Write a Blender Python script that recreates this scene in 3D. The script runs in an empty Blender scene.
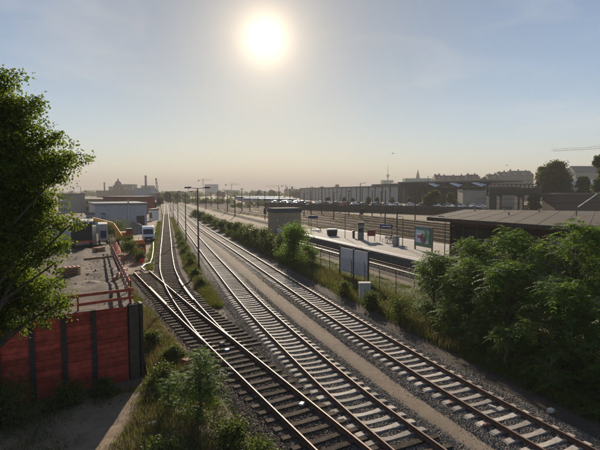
import bpy, math, random
import numpy as np
from mathutils import Vector

random.seed(7)
rng = np.random.default_rng(11)
scn = bpy.context.scene
COL = scn.collection
R = math.radians

# ---------------------------------------------------------------- camera
F_PX, HORIZON = 450.0, 191.0             # focal length and horizon row of the 600x450 photograph
PITCH = math.atan((225 - HORIZON) / F_PX)
YAW = R(16.5)                            # the camera looks 16.5 degrees clockwise of the track axis (+Y)
CZ = 8.4                                 # eye height on the road bridge
cam_d = bpy.data.cameras.new('camera')
cam = bpy.data.objects.new('camera', cam_d)
COL.objects.link(cam)
cam.location = (0, 0, CZ)
cam.rotation_euler = (math.pi / 2 - PITCH, 0, -YAW)
cam_d.sensor_width = 36.0
cam_d.lens = 36.0 * F_PX / 600
cam_d.clip_start = 0.1
cam_d.clip_end = 30000
scn.camera = cam

# ---------------------------------------------------------------- sun and sky
SUN_AZ, SUN_EL = R(12.2), R(18.2)        # clockwise from +Y, above the horizon
SUN_DIR = Vector((math.sin(SUN_AZ) * math.cos(SUN_EL), math.cos(SUN_AZ) * math.cos(SUN_EL), math.sin(SUN_EL)))
sun_d = bpy.data.lights.new('sun', 'SUN')
sun_d.energy = 4.8
sun_d.angle = R(0.55)
sun_d.color = (1.0, 0.85, 0.66)
sun = bpy.data.objects.new('sun', sun_d)
COL.objects.link(sun)
sun.rotation_euler = SUN_DIR.to_track_quat('Z', 'Y').to_euler()
sun.location = (0, 0, 60)

world = bpy.data.worlds.new('World')
scn.world = world
world.use_nodes = True
wn, wl = world.node_tree.nodes, world.node_tree.links
wn.clear()
w_out = wn.new('ShaderNodeOutputWorld')
sky = wn.new('ShaderNodeTexSky')
sky.sky_type = 'NISHITA'
sky.sun_disc = False
sky.sun_elevation = SUN_EL
sky.sun_rotation = SUN_AZ
sky.altitude = 60
sky.air_density = 0.9
sky.dust_density = 0.1
sky.ozone_density = 2.0
bg_sky = wn.new('ShaderNodeBackground')
bg_sky.inputs['Strength'].default_value = 0.05
cl_map = wn.new('ShaderNodeMapping'); cl_map.inputs['Scale'].default_value = (1.6, 1.6, 5.0); cl_map.inputs['Rotation'].default_value = (0.15, 0.1, 0.9)
cl_tc = wn.new('ShaderNodeTexCoord'); wl.new(cl_tc.outputs['Generated'], cl_map.inputs['Vector'])
cl = wn.new('ShaderNodeTexNoise'); cl.inputs['Scale'].default_value = 2.2; cl.inputs['Detail'].default_value = 7; cl.inputs['Roughness'].default_value = 0.55; cl.inputs['Distortion'].default_value = 0.6
wl.new(cl_map.outputs[0], cl.inputs['Vector'])
cl_r = wn.new('ShaderNodeMapRange'); cl_r.inputs['From Min'].default_value = 0.52; cl_r.inputs['From Max'].default_value = 0.80; cl_r.inputs['To Max'].default_value = 0.30
wl.new(cl.outputs['Fac'], cl_r.inputs['Value'])
cl_mix = wn.new('ShaderNodeMix'); cl_mix.data_type = 'RGBA'; cl_mix.inputs[7].default_value = (9.0, 8.8, 8.6, 1)
wl.new(cl_r.outputs[0], cl_mix.inputs[0]); wl.new(sky.outputs[0], cl_mix.inputs[6])
sky_col = cl_mix.outputs[2]
# circumsolar glow: the sky brightens round the sun, a function of the angle to the sun alone
tc = wn.new('ShaderNodeTexCoord')
dot = wn.new('ShaderNodeVectorMath'); dot.operation = 'DOT_PRODUCT'
nrm = wn.new('ShaderNodeVectorMath'); nrm.operation = 'NORMALIZE'
wl.new(tc.outputs['Generated'], nrm.inputs[0])
wl.new(nrm.outputs[0], dot.inputs[0])
dot.inputs[1].default_value = SUN_DIR
def wmath(op, a, b=None):
    n = wn.new('ShaderNodeMath'); n.operation = op
    for i, v in enumerate((a, b)):
        if v is None: continue
        if isinstance(v, (int, float)): n.inputs[i].default_value = v
        else: wl.new(v, n.inputs[i])
    return n.outputs[0]
ang = wmath('ARCCOSINE', wmath('MINIMUM', dot.outputs['Value'], 0.999999))
def lobe(width, amp, power):
    e = wmath('POWER', wmath('DIVIDE', ang, width), power)
    return wmath('MULTIPLY', wmath('EXPONENT', wmath('MULTIPLY', e, -1.0)), amp)
glow = wmath('ADD', wmath('ADD', lobe(R(1.35), 1.5, 1.0), lobe(R(4.8), 0.24, 1.3)), lobe(R(17.0), 0.055, 1.5))
tint = wn.new('ShaderNodeMix'); tint.data_type = 'RGBA'; tint.blend_type = 'MULTIPLY'; tint.inputs[7].default_value = (0.78, 0.67, 0.54, 1)   # dust reddens the sky towards the sun
wl.new(lobe(R(26.0), 1.0, 2.0), tint.inputs[0]); wl.new(sky_col, tint.inputs[6]); wl.new(tint.outputs[2], bg_sky.inputs['Color'])
bg_glow = wn.new('ShaderNodeBackground')
bg_glow.inputs['Color'].default_value = (1.0, 0.76, 0.48, 1)
wl.new(glow, bg_glow.inputs['Strength'])
add = wn.new('ShaderNodeAddShader')
wl.new(bg_sky.outputs[0], add.inputs[0])
wl.new(bg_glow.outputs[0], add.inputs[1])
wl.new(add.outputs[0], w_out.inputs['Surface'])

scn.view_settings.view_transform = 'Standard'
scn.view_settings.look = 'None'
scn.view_settings.exposure = 1.17
scn.view_settings.gamma = 1.0
scn.view_settings.use_curve_mapping = False
scn.render.engine = 'CYCLES'
scn.cycles.use_denoising = True
scn.cycles.max_bounces = 6
scn.cycles.transparent_max_bounces = 8
scn.cycles.volume_bounces = 1
scn.cycles.use_adaptive_sampling = True
scn.cycles.adaptive_threshold = 0.02

# ---------------------------------------------------------------- places
CY, SY = math.cos(YAW), math.sin(YAW)
def at(x, y, dep):
    """the point seen at photograph pixel (x, y) that stands dep metres ahead of the camera"""
    a, b = (x - 300) / F_PX, (225 - y) / F_PX
    fy = math.cos(PITCH) + b * math.sin(PITCH)
    fz = -math.sin(PITCH) + b * math.cos(PITCH)
    t = dep / fy
    X, Y = a * t, dep
    return Vector((X * CY + Y * SY, -X * SY + Y * CY, CZ + fz * t))
def on_ground(x, y, z=0.0):
    a, b = (x - 300) / F_PX, (225 - y) / F_PX
    fy = math.cos(PITCH) + b * math.sin(PITCH)
    fz = -math.sin(PITCH) + b * math.cos(PITCH)
    t = (z - CZ) / fz
    X, Y = a * t, fy * t
    return Vector((X * CY + Y * SY, -X * SY + Y * CY, z))

# ---------------------------------------------------------------- materials
MATS = {}
def mat(name, col, rough=0.8, *a_, objvar=0.0, **k_):
    m = mat_(name, col, rough, *a_, **k_)
    if objvar:
        nt = m.node_tree; n = nt.nodes; l = nt.links; p = n['Principled BSDF']; src = p.inputs['Base Color'].links[0].from_socket
        oi = n.new('ShaderNodeObjectInfo'); hs_ = n.new('ShaderNodeHueSaturation'); mr = n.new('ShaderNodeMapRange')
        mr.inputs['To Min'].default_value = 1 - objvar; mr.inputs['To Max'].default_value = 1 + objvar * .6
        l.new(oi.outputs['Random'], mr.inputs['Value']); l.new(mr.outputs[0], hs_.inputs['Value']); l.new(src, hs_.inputs['Color']); l.new(hs_.outputs[0], p.inputs['Base Color'])
    return m
def mat_(name, col, rough=0.8, var=0.25, scale=6.0, bump=0.0, bscale=None, metal=0.0, col2=None, spec=0.3, detail=6.0, coat=0.0):
    m = bpy.data.materials.new(name); m.use_nodes = True
    nt = m.node_tree; n = nt.nodes; l = nt.links
    p = n['Principled BSDF']
    p.inputs['Roughness'].default_value = rough
    p.inputs['Metallic'].default_value = metal
    p.inputs['Specular IOR Level'].default_value = spec
    p.inputs['Coat Weight'].default_value = coat
    t = n.new('ShaderNodeTexCoord')
    nz = n.new('ShaderNodeTexNoise'); nz.inputs['Scale'].default_value = scale; nz.inputs['Detail'].default_value = detail
    nz.inputs['Roughness'].default_value = 0.65
    l.new(t.outputs['Object'], nz.inputs['Vector'])
    rp = n.new('ShaderNodeMapRange'); rp.inputs['From Min'].default_value = 0.32; rp.inputs['From Max'].default_value = 0.68
    l.new(nz.outputs['Fac'], rp.inputs['Value'])
    mx = n.new('ShaderNodeMix'); mx.data_type = 'RGBA'
    c2 = col2 if col2 else tuple(c * (1 - var) for c in col)
    c1 = col if col2 else tuple(min(1, c * (1 + var)) for c in col)
    mx.inputs[6].default_value = (*c1, 1); mx.inputs[7].default_value = (*c2, 1)
    l.new(rp.outputs[0], mx.inputs[0])
    l.new(mx.outputs[2], p.inputs['Base Color'])
    if bump:
        b = n.new('ShaderNodeTexNoise'); b.inputs['Scale'].default_value = bscale or scale * 5; b.inputs['Detail'].default_value = 5
        l.new(t.outputs['Object'], b.inputs['Vector'])
        bn = n.new('ShaderNodeBump'); bn.inputs['Strength'].default_value = bump; bn.inputs['Distance'].default_value = 0.03
        l.new(b.outputs['Fac'], bn.inputs['Height']); l.new(bn.outputs[0], p.inputs['Normal'])
    MATS[name] = m
    return m
def ground_mat(name, cols, scales=(0.25, 3.0, 40.0), rough=0.95, bump=0.6, bscale=25.0):
    """three colours mixed by a broad, a middling and a fine noise"""
    m = bpy.data.materials.new(name); m.use_nodes = True
    nt = m.node_tree; n = nt.nodes; l = nt.links
    p = n['Principled BSDF']; p.inputs['Roughness'].default_value = rough; p.inputs['Specular IOR Level'].default_value = 0.15
    t = n.new('ShaderNodeTexCoord')
    def noise(s, d=5):
        z = n.new('ShaderNodeTexNoise'); z.inputs['Scale'].default_value = s; z.inputs['Detail'].default_value = d
        z.inputs['Roughness'].default_value = 0.6
        l.new(t.outputs['Object'], z.inputs['Vector'])
        r = n.new('ShaderNodeMapRange'); r.inputs['From Min'].default_value = 0.36; r.inputs['From Max'].default_value = 0.64
        l.new(z.outputs['Fac'], r.inputs['Value'])
        return r.outputs[0]
    def mix(f, a, b, mode='MIX', k=1.0):
        x = n.new('ShaderNodeMix'); x.data_type = 'RGBA'; x.blend_type = mode
        if k != 1.0:
            mm = n.new('ShaderNodeMath'); mm.operation = 'MULTIPLY'; mm.inputs[1].default_value = k; l.new(f, mm.inputs[0]); f = mm.outputs[0]
        l.new(f, x.inputs[0])
        for i, c in ((6, a), (7, b)):
            if isinstance(c, tuple): x.inputs[i].default_value = (*c, 1)
            else: l.new(c, x.inputs[i])
        return x.outputs[2]
    c = mix(noise(scales[0]), cols[0], cols[1])
    c = mix(noise(scales[1]), c, cols[2], k=0.7)
    c = mix(noise(scales[2], 3), c, tuple(v * 0.45 for v in cols[0]), k=0.6)
    l.new(c, p.inputs['Base Color'])
    b = n.new('ShaderNodeTexNoise'); b.inputs['Scale'].default_value = bscale; b.inputs['Detail'].default_value = 6; b.inputs['Roughness'].default_value = 0.7
    l.new(t.outputs['Object'], b.inputs['Vector'])
    bn = n.new('ShaderNodeBump'); bn.inputs['Strength'].default_value = bump; bn.inputs['Distance'].default_value = 0.06
    l.new(b.outputs['Fac'], bn.inputs['Height']); l.new(bn.outputs[0], p.inputs['Normal'])
    MATS[name] = m
    return m
def leaf_mat(name, c_dark, c_light, transl=0.45, t_col=None):
    m = bpy.data.materials.new(name); m.use_nodes = True
    nt = m.node_tree; n = nt.nodes; l = nt.links
    out = n['Material Output']; p = n['Principled BSDF']
    p.inputs['Roughness'].default_value = 0.62; p.inputs['Specular IOR Level'].default_value = 0.12
    g = n.new('ShaderNodeNewGeometry'); t = n.new('ShaderNodeTexCoord')
    z = n.new('ShaderNodeTexNoise'); z.inputs['Scale'].default_value = 0.9; z.inputs['Detail'].default_value = 3
    l.new(t.outputs['Object'], z.inputs['Vector'])
    ad = n.new('ShaderNodeMath'); ad.operation = 'MULTIPLY_ADD'; ad.inputs[1].default_value = 0.55
    l.new(g.outputs['Random Per Island'], ad.inputs[0])
    r = n.new('ShaderNodeMapRange'); r.inputs['From Min'].default_value = 0.3; r.inputs['From Max'].default_value = 0.7
    r.inputs['To Max'].default_value = 0.5
    l.new(z.outputs['Fac'], r.inputs['Value']); l.new(r.outputs[0], ad.inputs[2])
    mx = n.new('ShaderNodeMix'); mx.data_type = 'RGBA'
    mx.inputs[6].default_value = (*c_dark, 1); mx.inputs[7].default_value = (*c_light, 1)
    l.new(ad.outputs[0], mx.inputs[0]); l.new(mx.outputs[2], p.inputs['Base Color'])
    tr = n.new('ShaderNodeBsdfTranslucent')
    tm = n.new('ShaderNodeMix'); tm.data_type = 'RGBA'; tm.blend_type = 'MULTIPLY'; tm.inputs[0].default_value = 1
    tm.inputs[7].default_value = (*(t_col or (1.6, 1.5, 0.6)), 1)
    l.new(mx.outputs[2], tm.inputs[6]); l.new(tm.outputs[2], tr.inputs['Color'])
    ms = n.new('ShaderNodeMixShader'); ms.inputs[0].default_value = transl
    l.new(p.outputs[0], ms.inputs[1]); l.new(tr.outputs[0], ms.inputs[2]); l.new(ms.outputs[0], out.inputs['Surface'])
    MATS[name] = m
    return m
def attr_mat(name, rough=0.5):
    m = bpy.data.materials.new(name); m.use_nodes = True
    nt = m.node_tree; n = nt.nodes
    a = n.new('ShaderNodeAttribute'); a.attribute_name = 'print'
    p = n['Principled BSDF']; p.inputs['Roughness'].default_value = rough
    nt.links.new(a.outputs['Color'], p.inputs['Base Color'])
    MATS[name] = m
    return m

ground_mat('earth', ((0.19, 0.145, 0.105), (0.135, 0.115, 0.07), (0.23, 0.185, 0.14)))
ground_mat('yard_earth', ((0.13, 0.105, 0.08), (0.10, 0.095, 0.05), (0.17, 0.135, 0.10)), scales=(0.06, 0.4, 6.0))
ground_mat('dirt', ((0.29, 0.215, 0.155), (0.17, 0.13, 0.095), (0.34, 0.265, 0.20)), scales=(0.35, 2.2, 30))
ground_mat('yard_dirt', ((0.085, 0.067, 0.055), (0.045, 0.037, 0.032), (0.20, 0.16, 0.125)), scales=(0.35, 0.6, 7), bump=1.0, bscale=5)
ground_mat('gravel_path', ((0.25, 0.20, 0.155), (0.20, 0.16, 0.125), (0.30, 0.245, 0.19)), scales=(0.2, 2.0, 60), bscale=60)
ground_mat('ballast_grey', ((0.085, 0.08, 0.08), (0.062, 0.058, 0.058), (0.125, 0.115, 0.105)), scales=(0.5, 9.0, 22.0), bump=1.0, bscale=16)
ground_mat('ballast_brown', ((0.092, 0.074, 0.062), (0.066, 0.055, 0.047), (0.13, 0.105, 0.086)), scales=(0.4, 6.0, 24.0), bump=1.0, bscale=18)
ground_mat('platform_paving', ((0.42, 0.39, 0.35), (0.36, 0.335, 0.30), (0.46, 0.43, 0.39)), scales=(0.15, 1.2, 8), bump=0.15)
ground_mat('turf', ((0.10, 0.12, 0.04), (0.13, 0.12, 0.05), (0.075, 0.10, 0.03)), scales=(0.2, 1.5, 20))
ground_mat('stone_grey', ((0.17, 0.155, 0.14), (0.115, 0.105, 0.098), (0.25, 0.225, 0.20)), scales=(2, 12, 30), bump=0.3)
ground_mat('stone_brown', ((0.14, 0.115, 0.095), (0.10, 0.085, 0.075), (0.20, 0.165, 0.14)), scales=(2, 12, 30), bump=0.3)
mat('concrete_sleeper', (0.37, 0.33, 0.285), 0.85, 0.3, 5, 0.2, objvar=.45)
mat('wood_sleeper', (0.072, 0.056, 0.044), 0.9, 0.5, 7, 0.6, 30, spec=.08, objvar=.5)
mat('rail_rust', (0.095, 0.05, 0.033), 0.75, 0.35, 9)
mat('rail_head', (0.26, 0.185, 0.145), 0.55, 0.2, 4, metal=0.45)
mat('rail_worn', (0.19, 0.125, 0.092), 0.6, 0.25, 3, metal=0.25)
mat('third_rail_cover', (0.46, 0.42, 0.36), 0.6, 0.12, 2)
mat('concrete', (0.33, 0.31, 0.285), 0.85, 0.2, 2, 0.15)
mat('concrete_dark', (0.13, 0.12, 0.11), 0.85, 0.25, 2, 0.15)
mat('red_plank', (0.37, 0.055, 0.038), 0.75, 0.4, 4, 0.3, 20, objvar=.35)
mat('rail_plank', (0.34, 0.075, 0.045), 0.75, 0.3, 5, 0.2, 20)
mat('pile_steel', (0.032, 0.028, 0.026), 0.7, 0.4, 4, 0.2)
mat('steel_dark', (0.035, 0.035, 0.036), 0.55, 0.25, 3)
mat('steel_grey', (0.16, 0.17, 0.175), 0.5, 0.15, 3, metal=0.3)
mat('pole_green', (0.05, 0.07, 0.06), 0.55, 0.2, 3)
mat('white_paint', (0.72, 0.72, 0.70), 0.45, 0.06, 3)
mat('car_white', (0.74, 0.75, 0.76), 0.25, 0.03, 2, coat=0.5)
mat('car_silver', (0.42, 0.43, 0.44), 0.28, 0.04, 2, metal=0.6, coat=0.5)
mat('car_dark', (0.03, 0.033, 0.04), 0.25, 0.1, 2, coat=0.5)
mat('car_red', (0.25, 0.025, 0.02), 0.28, 0.1, 2, coat=0.5)
mat('car_blue', (0.03, 0.06, 0.16), 0.28, 0.1, 2, coat=0.5)
mat('glass_dark', (0.02, 0.025, 0.03), 0.08, 0.1, 2, spec=0.6)
mat('rubber', (0.018, 0.018, 0.018), 0.85, 0.2, 8)
mat('orange_paint', (0.55, 0.13, 0.035), 0.5, 0.15, 4)
mat('digger_yellow', (0.42, 0.21, 0.03), 0.5, 0.25, 4)
mat('orange_net', (0.72, 0.25, 0.16), 0.6, 0.15, 4)
mat('barrier_red', (0.62, 0.085, 0.05), 0.5, 0.15, 5)
mat('cabinet_grey', (0.42, 0.41, 0.39), 0.6, 0.15, 3)
mat('board_back', (0.52, 0.52, 0.52), 0.6, 0.08, 2)
mat('roof_felt', (0.072, 0.061, 0.053), 0.95, 0.3, .6, 0.25, 12, spec=.1)
mat('dark_timber', (0.06, 0.048, 0.04), 0.8, 0.3, 4)
mat('hall_panel', (0.36, 0.36, 0.355), 0.7, 0.1, 0.4)
mat('hut_plaster', (0.26, 0.205, 0.15), 0.85, 0.15, 0.8)
mat('hut_fascia', (0.05, 0.055, 0.065), 0.7, 0.2, 1)
mat('graffiti', (0.62, 0.62, 0.66), 0.7, 0.4, 2.5)
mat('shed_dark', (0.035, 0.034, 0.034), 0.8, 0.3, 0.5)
mat('skylight', (0.62, 0.64, 0.66), 0.35, 0.1, 0.5)
mat('beige_wall', (0.34, 0.30, 0.25), 0.85, 0.15, 0.3)
mat('wall_brown', (0.055, 0.045, 0.04), 0.85, 0.4, 0.6)
mat('plaster_grey', (0.30, 0.29, 0.275), 0.85, 0.12, 0.1)
mat('plaster_warm', (0.33, 0.27, 0.21), 0.85, 0.12, 0.1)
mat('roof_tile', (0.11, 0.085, 0.075), 0.8, 0.25, 0.3)
mat('roof_grey', (0.12, 0.12, 0.125), 0.8, 0.2, 0.2)
mat('brick_red', (0.24, 0.07, 0.05), 0.85, 0.2, 0.3)
mat('brick_dark', (0.12, 0.085, 0.07), 0.85, 0.2, 0.15)
mat('metal_blue', (0.10, 0.185, 0.34), 0.5, 0.1, 0.1)
mat('teal_panel', (0.11, 0.24, 0.27), 0.45, 0.1, 0.1)
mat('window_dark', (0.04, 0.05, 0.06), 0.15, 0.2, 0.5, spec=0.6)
mat('box_metal', (0.36, 0.36, 0.385), 0.55, 0.1, 0.6)
mat('train_white', (0.5, 0.5, 0.49), 0.35, 0.05, 0.5)
mat('train_red', (0.30, 0.05, 0.04), 0.4, 0.1, 0.5)
mat('bark', (0.05, 0.04, 0.03), 0.9, 0.35, 8, 0.6, 25)
mat('twig', (0.10, 0.085, 0.055), 0.85, 0.3, 8)
mat('dull_red', (0.17, 0.035, 0.03), 0.6, 0.2, 3)
mat('red_sign', (0.55, 0.03, 0.03), 0.5, 0.1, 4)
mat('sign_blue', (0.02, 0.035, 0.10), 0.5, 0.1, 4)
mat('bench_metal', (0.10, 0.10, 0.11), 0.5, 0.1, 4)
mat('paper_white', (0.42, 0.40, 0.37), 0.8, 0.1, 10)
mat('cardboard', (0.28, 0.15, 0.085), 0.85, 0.2, 10)
mat('plastic_blue', (0.02, 0.22, 0.42), 0.4, 0.1, 10)
mat('brick_litter', (0.22, 0.06, 0.045), 0.8, 0.25, 20)
mat('spoil', (0.19, 0.155, 0.125), 0.95, 0.3, 2, 0.5, 6)
mat('feather', (0.05, 0.05, 0.055), 0.8, 0.2, 10)
leaf_mat('leaf_near', (0.045, 0.080, 0.018), (0.11, 0.145, 0.03), 0.55, (1.5, 1.45, 0.45))
leaf_mat('leaf_ailanthus', (0.048, 0.10, 0.026), (0.125, 0.19, 0.046), 0.55, (1.5, 1.5, 0.5))
leaf_mat('leaf_shrub', (0.035, 0.060, 0.018), (0.085, 0.110, 0.032), 0.4)
leaf_mat('leaf_far', (0.035, 0.055, 0.022), (0.075, 0.095, 0.035), 0.35)
leaf_mat('grass_green', (0.05, 0.075, 0.02), (0.115, 0.125, 0.035), 0.4, (1.35, 1.3, 0.65))
leaf_mat('grass_dry', (0.12, 0.10, 0.05), (0.215, 0.175, 0.095), 0.35, (1.15, 1.08, 0.8))
attr_mat('poster_print')

# ---------------------------------------------------------------- mesh helpers
class MB:
    def __init__(s): s.v, s.f, s.m, s.mi = [], [], [], 0
    def add(s, vs, fs):
        o = len(s.v); s.v += [tuple(p) for p in vs]
        s.f += [tuple(i + o for i in q) for q in fs]; s.m += [s.mi] * len(fs)
        return s
    def box(s, x0, x1, y0, y1, z0, z1, taper=0.0):
        t = taper
        vs = [(x0, y0, z0), (x1, y0, z0), (x1, y1, z0), (x0, y1, z0), (x0 + t, y0 + t, z1), (x1 - t, y0 + t, z1), (x1 - t, y1 - t, z1), (x0 + t, y1 - t, z1)]
        return s.add(vs, [(3, 2, 1, 0), (4, 5, 6, 7), (0, 1, 5, 4), (1, 2, 6, 5), (2, 3, 7, 6), (3, 0, 4, 7)])
    def bar(s, a, b, w, h, up=(0, 0, 1)):
        a, b = Vector(a), Vector(b); d = (b - a).normalized(); u = Vector(up)
        if abs(d.dot(u)) > 0.98: u = Vector((0, 1, 0))
        x = d.cross(u).normalized(); y = x.cross(d).normalized()
        q = [x * (i * w / 2) + y * (j * h / 2) for i, j in ((-1, -1), (1, -1), (1, 1), (-1, 1))]
        return s.add([a + c for c in q] + [b + c for c in q], [(3, 2, 1, 0), (4, 5, 6, 7), (0, 1, 5, 4), (1, 2, 6, 5), (2, 3, 7, 6), (3, 0, 4, 7)])
    def tube(s, pts, rad, n=6, cap=True):
        pts = [Vector(p) for p in pts]
        if not hasattr(rad, '__len__'): rad = [rad] * len(pts)
        vs, fs = [], []
        for i, p in enumerate(pts):
            d = (pts[min(i + 1, len(pts) - 1)] - pts[max(i - 1, 0)])
            d = d.normalized() if d.length > 1e-9 else Vector((0, 0, 1))
            x = d.cross(Vector((0, 0, 1)) if abs(d.z) < 0.95 else Vector((0, 1, 0))).normalized(); y = x.cross(d)
            for k in range(n):
                a = 2 * math.pi * k / n
                vs.append(p + (x * math.cos(a) + y * math.sin(a)) * rad[i])
        for i in range(len(pts) - 1):
            for k in range(n):
                k2 = (k + 1) % n
                fs.append((i * n + k, i * n + k2, (i + 1) * n + k2, (i + 1) * n + k))
        if cap:
            fs.append(tuple(range(n))[::-1]); fs.append(tuple(range((len(pts) - 1) * n, len(pts) * n)))
        return s.add(vs, fs)
    def prism(s, poly, z0, z1):
        n = len(poly)
        vs = [(p[0], p[1], z0) for p in poly] + [(p[0], p[1], z1) for p in poly]
        return s.add(vs, [tuple(range(n))[::-1], tuple(range(n, 2 * n))] + [(i, (i + 1) % n, n + (i + 1) % n, n + i) for i in range(n)])
    def side(s, prof, x0, x1, axis='x'):
        """a profile in (y, z) drawn out along x"""
        n = len(prof)
        vs = [(x0, p[0], p[1]) for p in prof] + [(x1, p[0], p[1]) for p in prof]
        return s.add(vs, [tuple(range(n)), tuple(range(n, 2 * n))[::-1]] + [(i, n + i, n + (i + 1) % n, (i + 1) % n) for i in range(n)])
    def lathe(s, prof, c=(0, 0, 0), n=14):
        vs, fs = [], []
        for r, z in prof:
            for k in range(n):
                a = 2 * math.pi * k / n
                vs.append((c[0] + r * math.cos(a), c[1] + r * math.sin(a), c[2] + z))
        for i in range(len(prof) - 1):
            for k in range(n):
                k2 = (k + 1) % n
                fs.append((i * n + k, i * n + k2, (i + 1) * n + k2, (i + 1) * n + k))
        fs.append(tuple(range(n))[::-1]); fs.append(tuple(range((len(prof) - 1) * n, len(prof) * n)))
        return s.add(vs, fs)
    def mesh(s, name, mats):
        me = bpy.data.meshes.new(name); me.from_pydata(s.v, [], s.f)
        mats = mats if isinstance(mats, (list, tuple)) else [mats]
        for k in mats: me.materials.append(MATS[k])
        if any(s.m): me.polygons.foreach_set('material_index', s.m)
        me.update()
        return me
    def build(s, name, mats, parent=None, smooth=False):
        me = s.mesh(name, mats)
        if smooth: me.polygons.foreach_set('use_smooth', [True] * len(me.polygons))
        return link(name, me, parent)
def link(name, me, parent=None):
    o = bpy.data.objects.new(name, me); COL.objects.link(o)
    if parent: o.parent = parent
    return o
def array_mesh(name, V, Q, mats, mi=None, smooth=False):
    """mesh from an (N,3) array of points and an (M,k) array of faces"""
    me = bpy.data.meshes.new(name)
    V = np.asarray(V, np.float32); Q = np.asarray(Q, np.int32); k = Q.shape[1]
    me.vertices.add(len(V)); me.vertices.foreach_set('co', V.ravel())
    me.loops.add(Q.size); me.loops.foreach_set('vertex_index', Q.ravel())
    me.polygons.add(len(Q)); me.polygons.foreach_set('loop_start', np.arange(0, Q.size, k, dtype=np.int32))
    for q in (mats if isinstance(mats, (list, tuple)) else [mats]): me.materials.append(MATS[q])
    if mi is not None: me.polygons.foreach_set('material_index', np.asarray(mi, np.int32))
    if smooth: me.polygons.foreach_set('use_smooth', np.ones(len(Q), bool))
    me.update(calc_edges=True)
    return me
def tag(o, label=None, cat=None, group=None, kind=None):
    if label: o['label'] = label
    if cat: o['category'] = cat
    if group: o['group'] = group
    if kind: o['kind'] = kind
    return o
def thing(name, label, cat, loc=(0, 0, 0), rz=0.0, group=None, kind=None):
    o = bpy.data.objects.new(name, None); COL.objects.link(o)
    o.empty_display_size = 0.3
    o.location = loc; o.rotation_euler = (0, 0, rz)
    return tag(o, label, cat, group, kind)
def dup(root, loc, rz, label=None, group=None, scale=None):
    r = root.copy(); COL.objects.link(r); r.location = loc; r.rotation_euler = (0, 0, rz)
    if scale: r.scale = (scale,) * 3
    if label: r['label'] = label
    if group: r['group'] = group
    for ch in list(root.children):
        c = ch.copy(); COL.objects.link(c); c.parent = r
        for g in list(ch.children):
            d = g.copy(); COL.objects.link(d); d.parent = c
    return r
def vnoise(x, y, seed=0):
    """smooth noise of two arrays, about -1..1"""
    r = np.random.default_rng(seed); out = np.zeros_like(np.asarray(x, float))
    for k in range(7):
        f = 0.5 * 1.7 ** k; a = r.uniform(0, 6.28); p1, p2 = r.uniform(0, 6.28, 2)
        out += np.sin((x * math.cos(a) + y * math.sin(a)) * f + p1) * np.sin((-x * math.sin(a) + y * math.cos(a)) * f * 0.8 + p2) / 1.35 ** k
    return out / 2.6

# ---------------------------------------------------------------- the ground
def axis_steps(lo, hi, fine_lo, fine_hi, step, grow=1.16):
    v = list(np.arange(fine_lo, fine_hi + step / 2, step)); s = step
    while v[-1] < hi: s *= grow; v.append(min(hi, v[-1] + s))
    s = step
    while v[0] > lo: s *= grow; v.insert(0, max(lo, v[0] - s))
    return np.array(v)
def sheet(name, xs, ys, zf, m, smooth=True):
    X, Y = np.meshgrid(xs, ys); Z = zf(X, Y)
    V = np.stack([X.ravel(), Y.ravel(), Z.ravel()], 1); w = len(xs); h = len(ys)
    i = (np.arange(h - 1)[:, None] * w + np.arange(w - 1)[None, :]).ravel()
    return array_mesh(name, V, np.stack([i, i + 1, i + w + 1, i + w], 1), m, smooth=smooth)
def ground_z(X, Y):
    X = np.asarray(X, float); Y = np.asarray(Y, float)
    near = np.clip((45 - Y) / 25, 0, 1) * np.clip((2.5 - X) / 2.0, 0, 1) * np.clip((X + 30) / 10, 0, 1)
    z = -0.16 + 0.035 * vnoise(X * 1.3, Y * 1.3, 3)
    return z + near * (0.13 + 0.09 * vnoise(X * 0.9, Y * 0.9, 5) + 0.03 * vnoise(X * 4, Y * 4, 6))
gm = sheet('ground', axis_steps(-9000, 9000, -12, 24, 0.3), axis_steps(-60, 12000, 6, 48, 0.3), ground_z, 'earth')
ground = tag(link('ground', gm), kind='structure')

# track centre lines (x, y), read off the photograph and turned into plan
def smooth_path(pts, step):
    pts = np.array(pts, float); s = np.arange(pts[0, 1], pts[-1, 1] + step / 2, step)
    x, y = pts[:, 0], pts[:, 1]; h = np.diff(y); d = np.diff(x) / h
    m = np.zeros(len(x)); m[0], m[-1] = d[0], d[-1]
    m[1:-1] = (d[:-1] * h[1:] + d[1:] * h[:-1]) / (h[:-1] + h[1:])
    i = np.clip(np.searchsorted(y, s) - 1, 0, len(h) - 1); t = (s - y[i]) / h[i]
    X = (2 * t**3 - 3 * t**2 + 1) * x[i] + (t**3 - 2 * t**2 + t) * h[i] * m[i] + (-2 * t**3 + 3 * t**2) * x[i + 1] + (t**3 - t**2) * h[i] * m[i + 1]
    return np.stack([X, s], 1)
P_T2 = [(8.6, 5), (7.56, 12.1), (7.1, 15.2), (6.42, 22.7), (5.95, 30), (5.45, 47), (4.68, 83), (4.0, 120), (3.1, 200), (2.2, 320), (1.5, 430)]
P_T3 = [(13.1, 5), (12.15, 10.8), (11.72, 14.3), (11.15, 22), (10.85, 28.5), (10.45, 38), (9.75, 57), (7.85, 100), (6.8, 140), (5.8, 200), (4.8, 320), (4.0, 430)]
P_SPUR = [(6.9, 5.5), (5.22, 12.85), (3.57, 20.25), (1.33, 30.1), (-2.58, 48.3)]
P_MAIN = [(3.08, 22.4), (2.48, 25.2), (1.72, 30.0), (0.62, 38.9), (-0.02, 48), (-0.17, 57), (-0.19, 78), (-0.25, 160), (-0.5, 300), (-1.0, 430)]
def normals(p):
    d = np.gradient(p, axis=0); d /= np.linalg.norm(d, axis=1)[:, None]
    return np.stack([d[:, 1], -d[:, 0]], 1)                # to the right of travel
def off(p, o): return p + normals(p) * o
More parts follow.
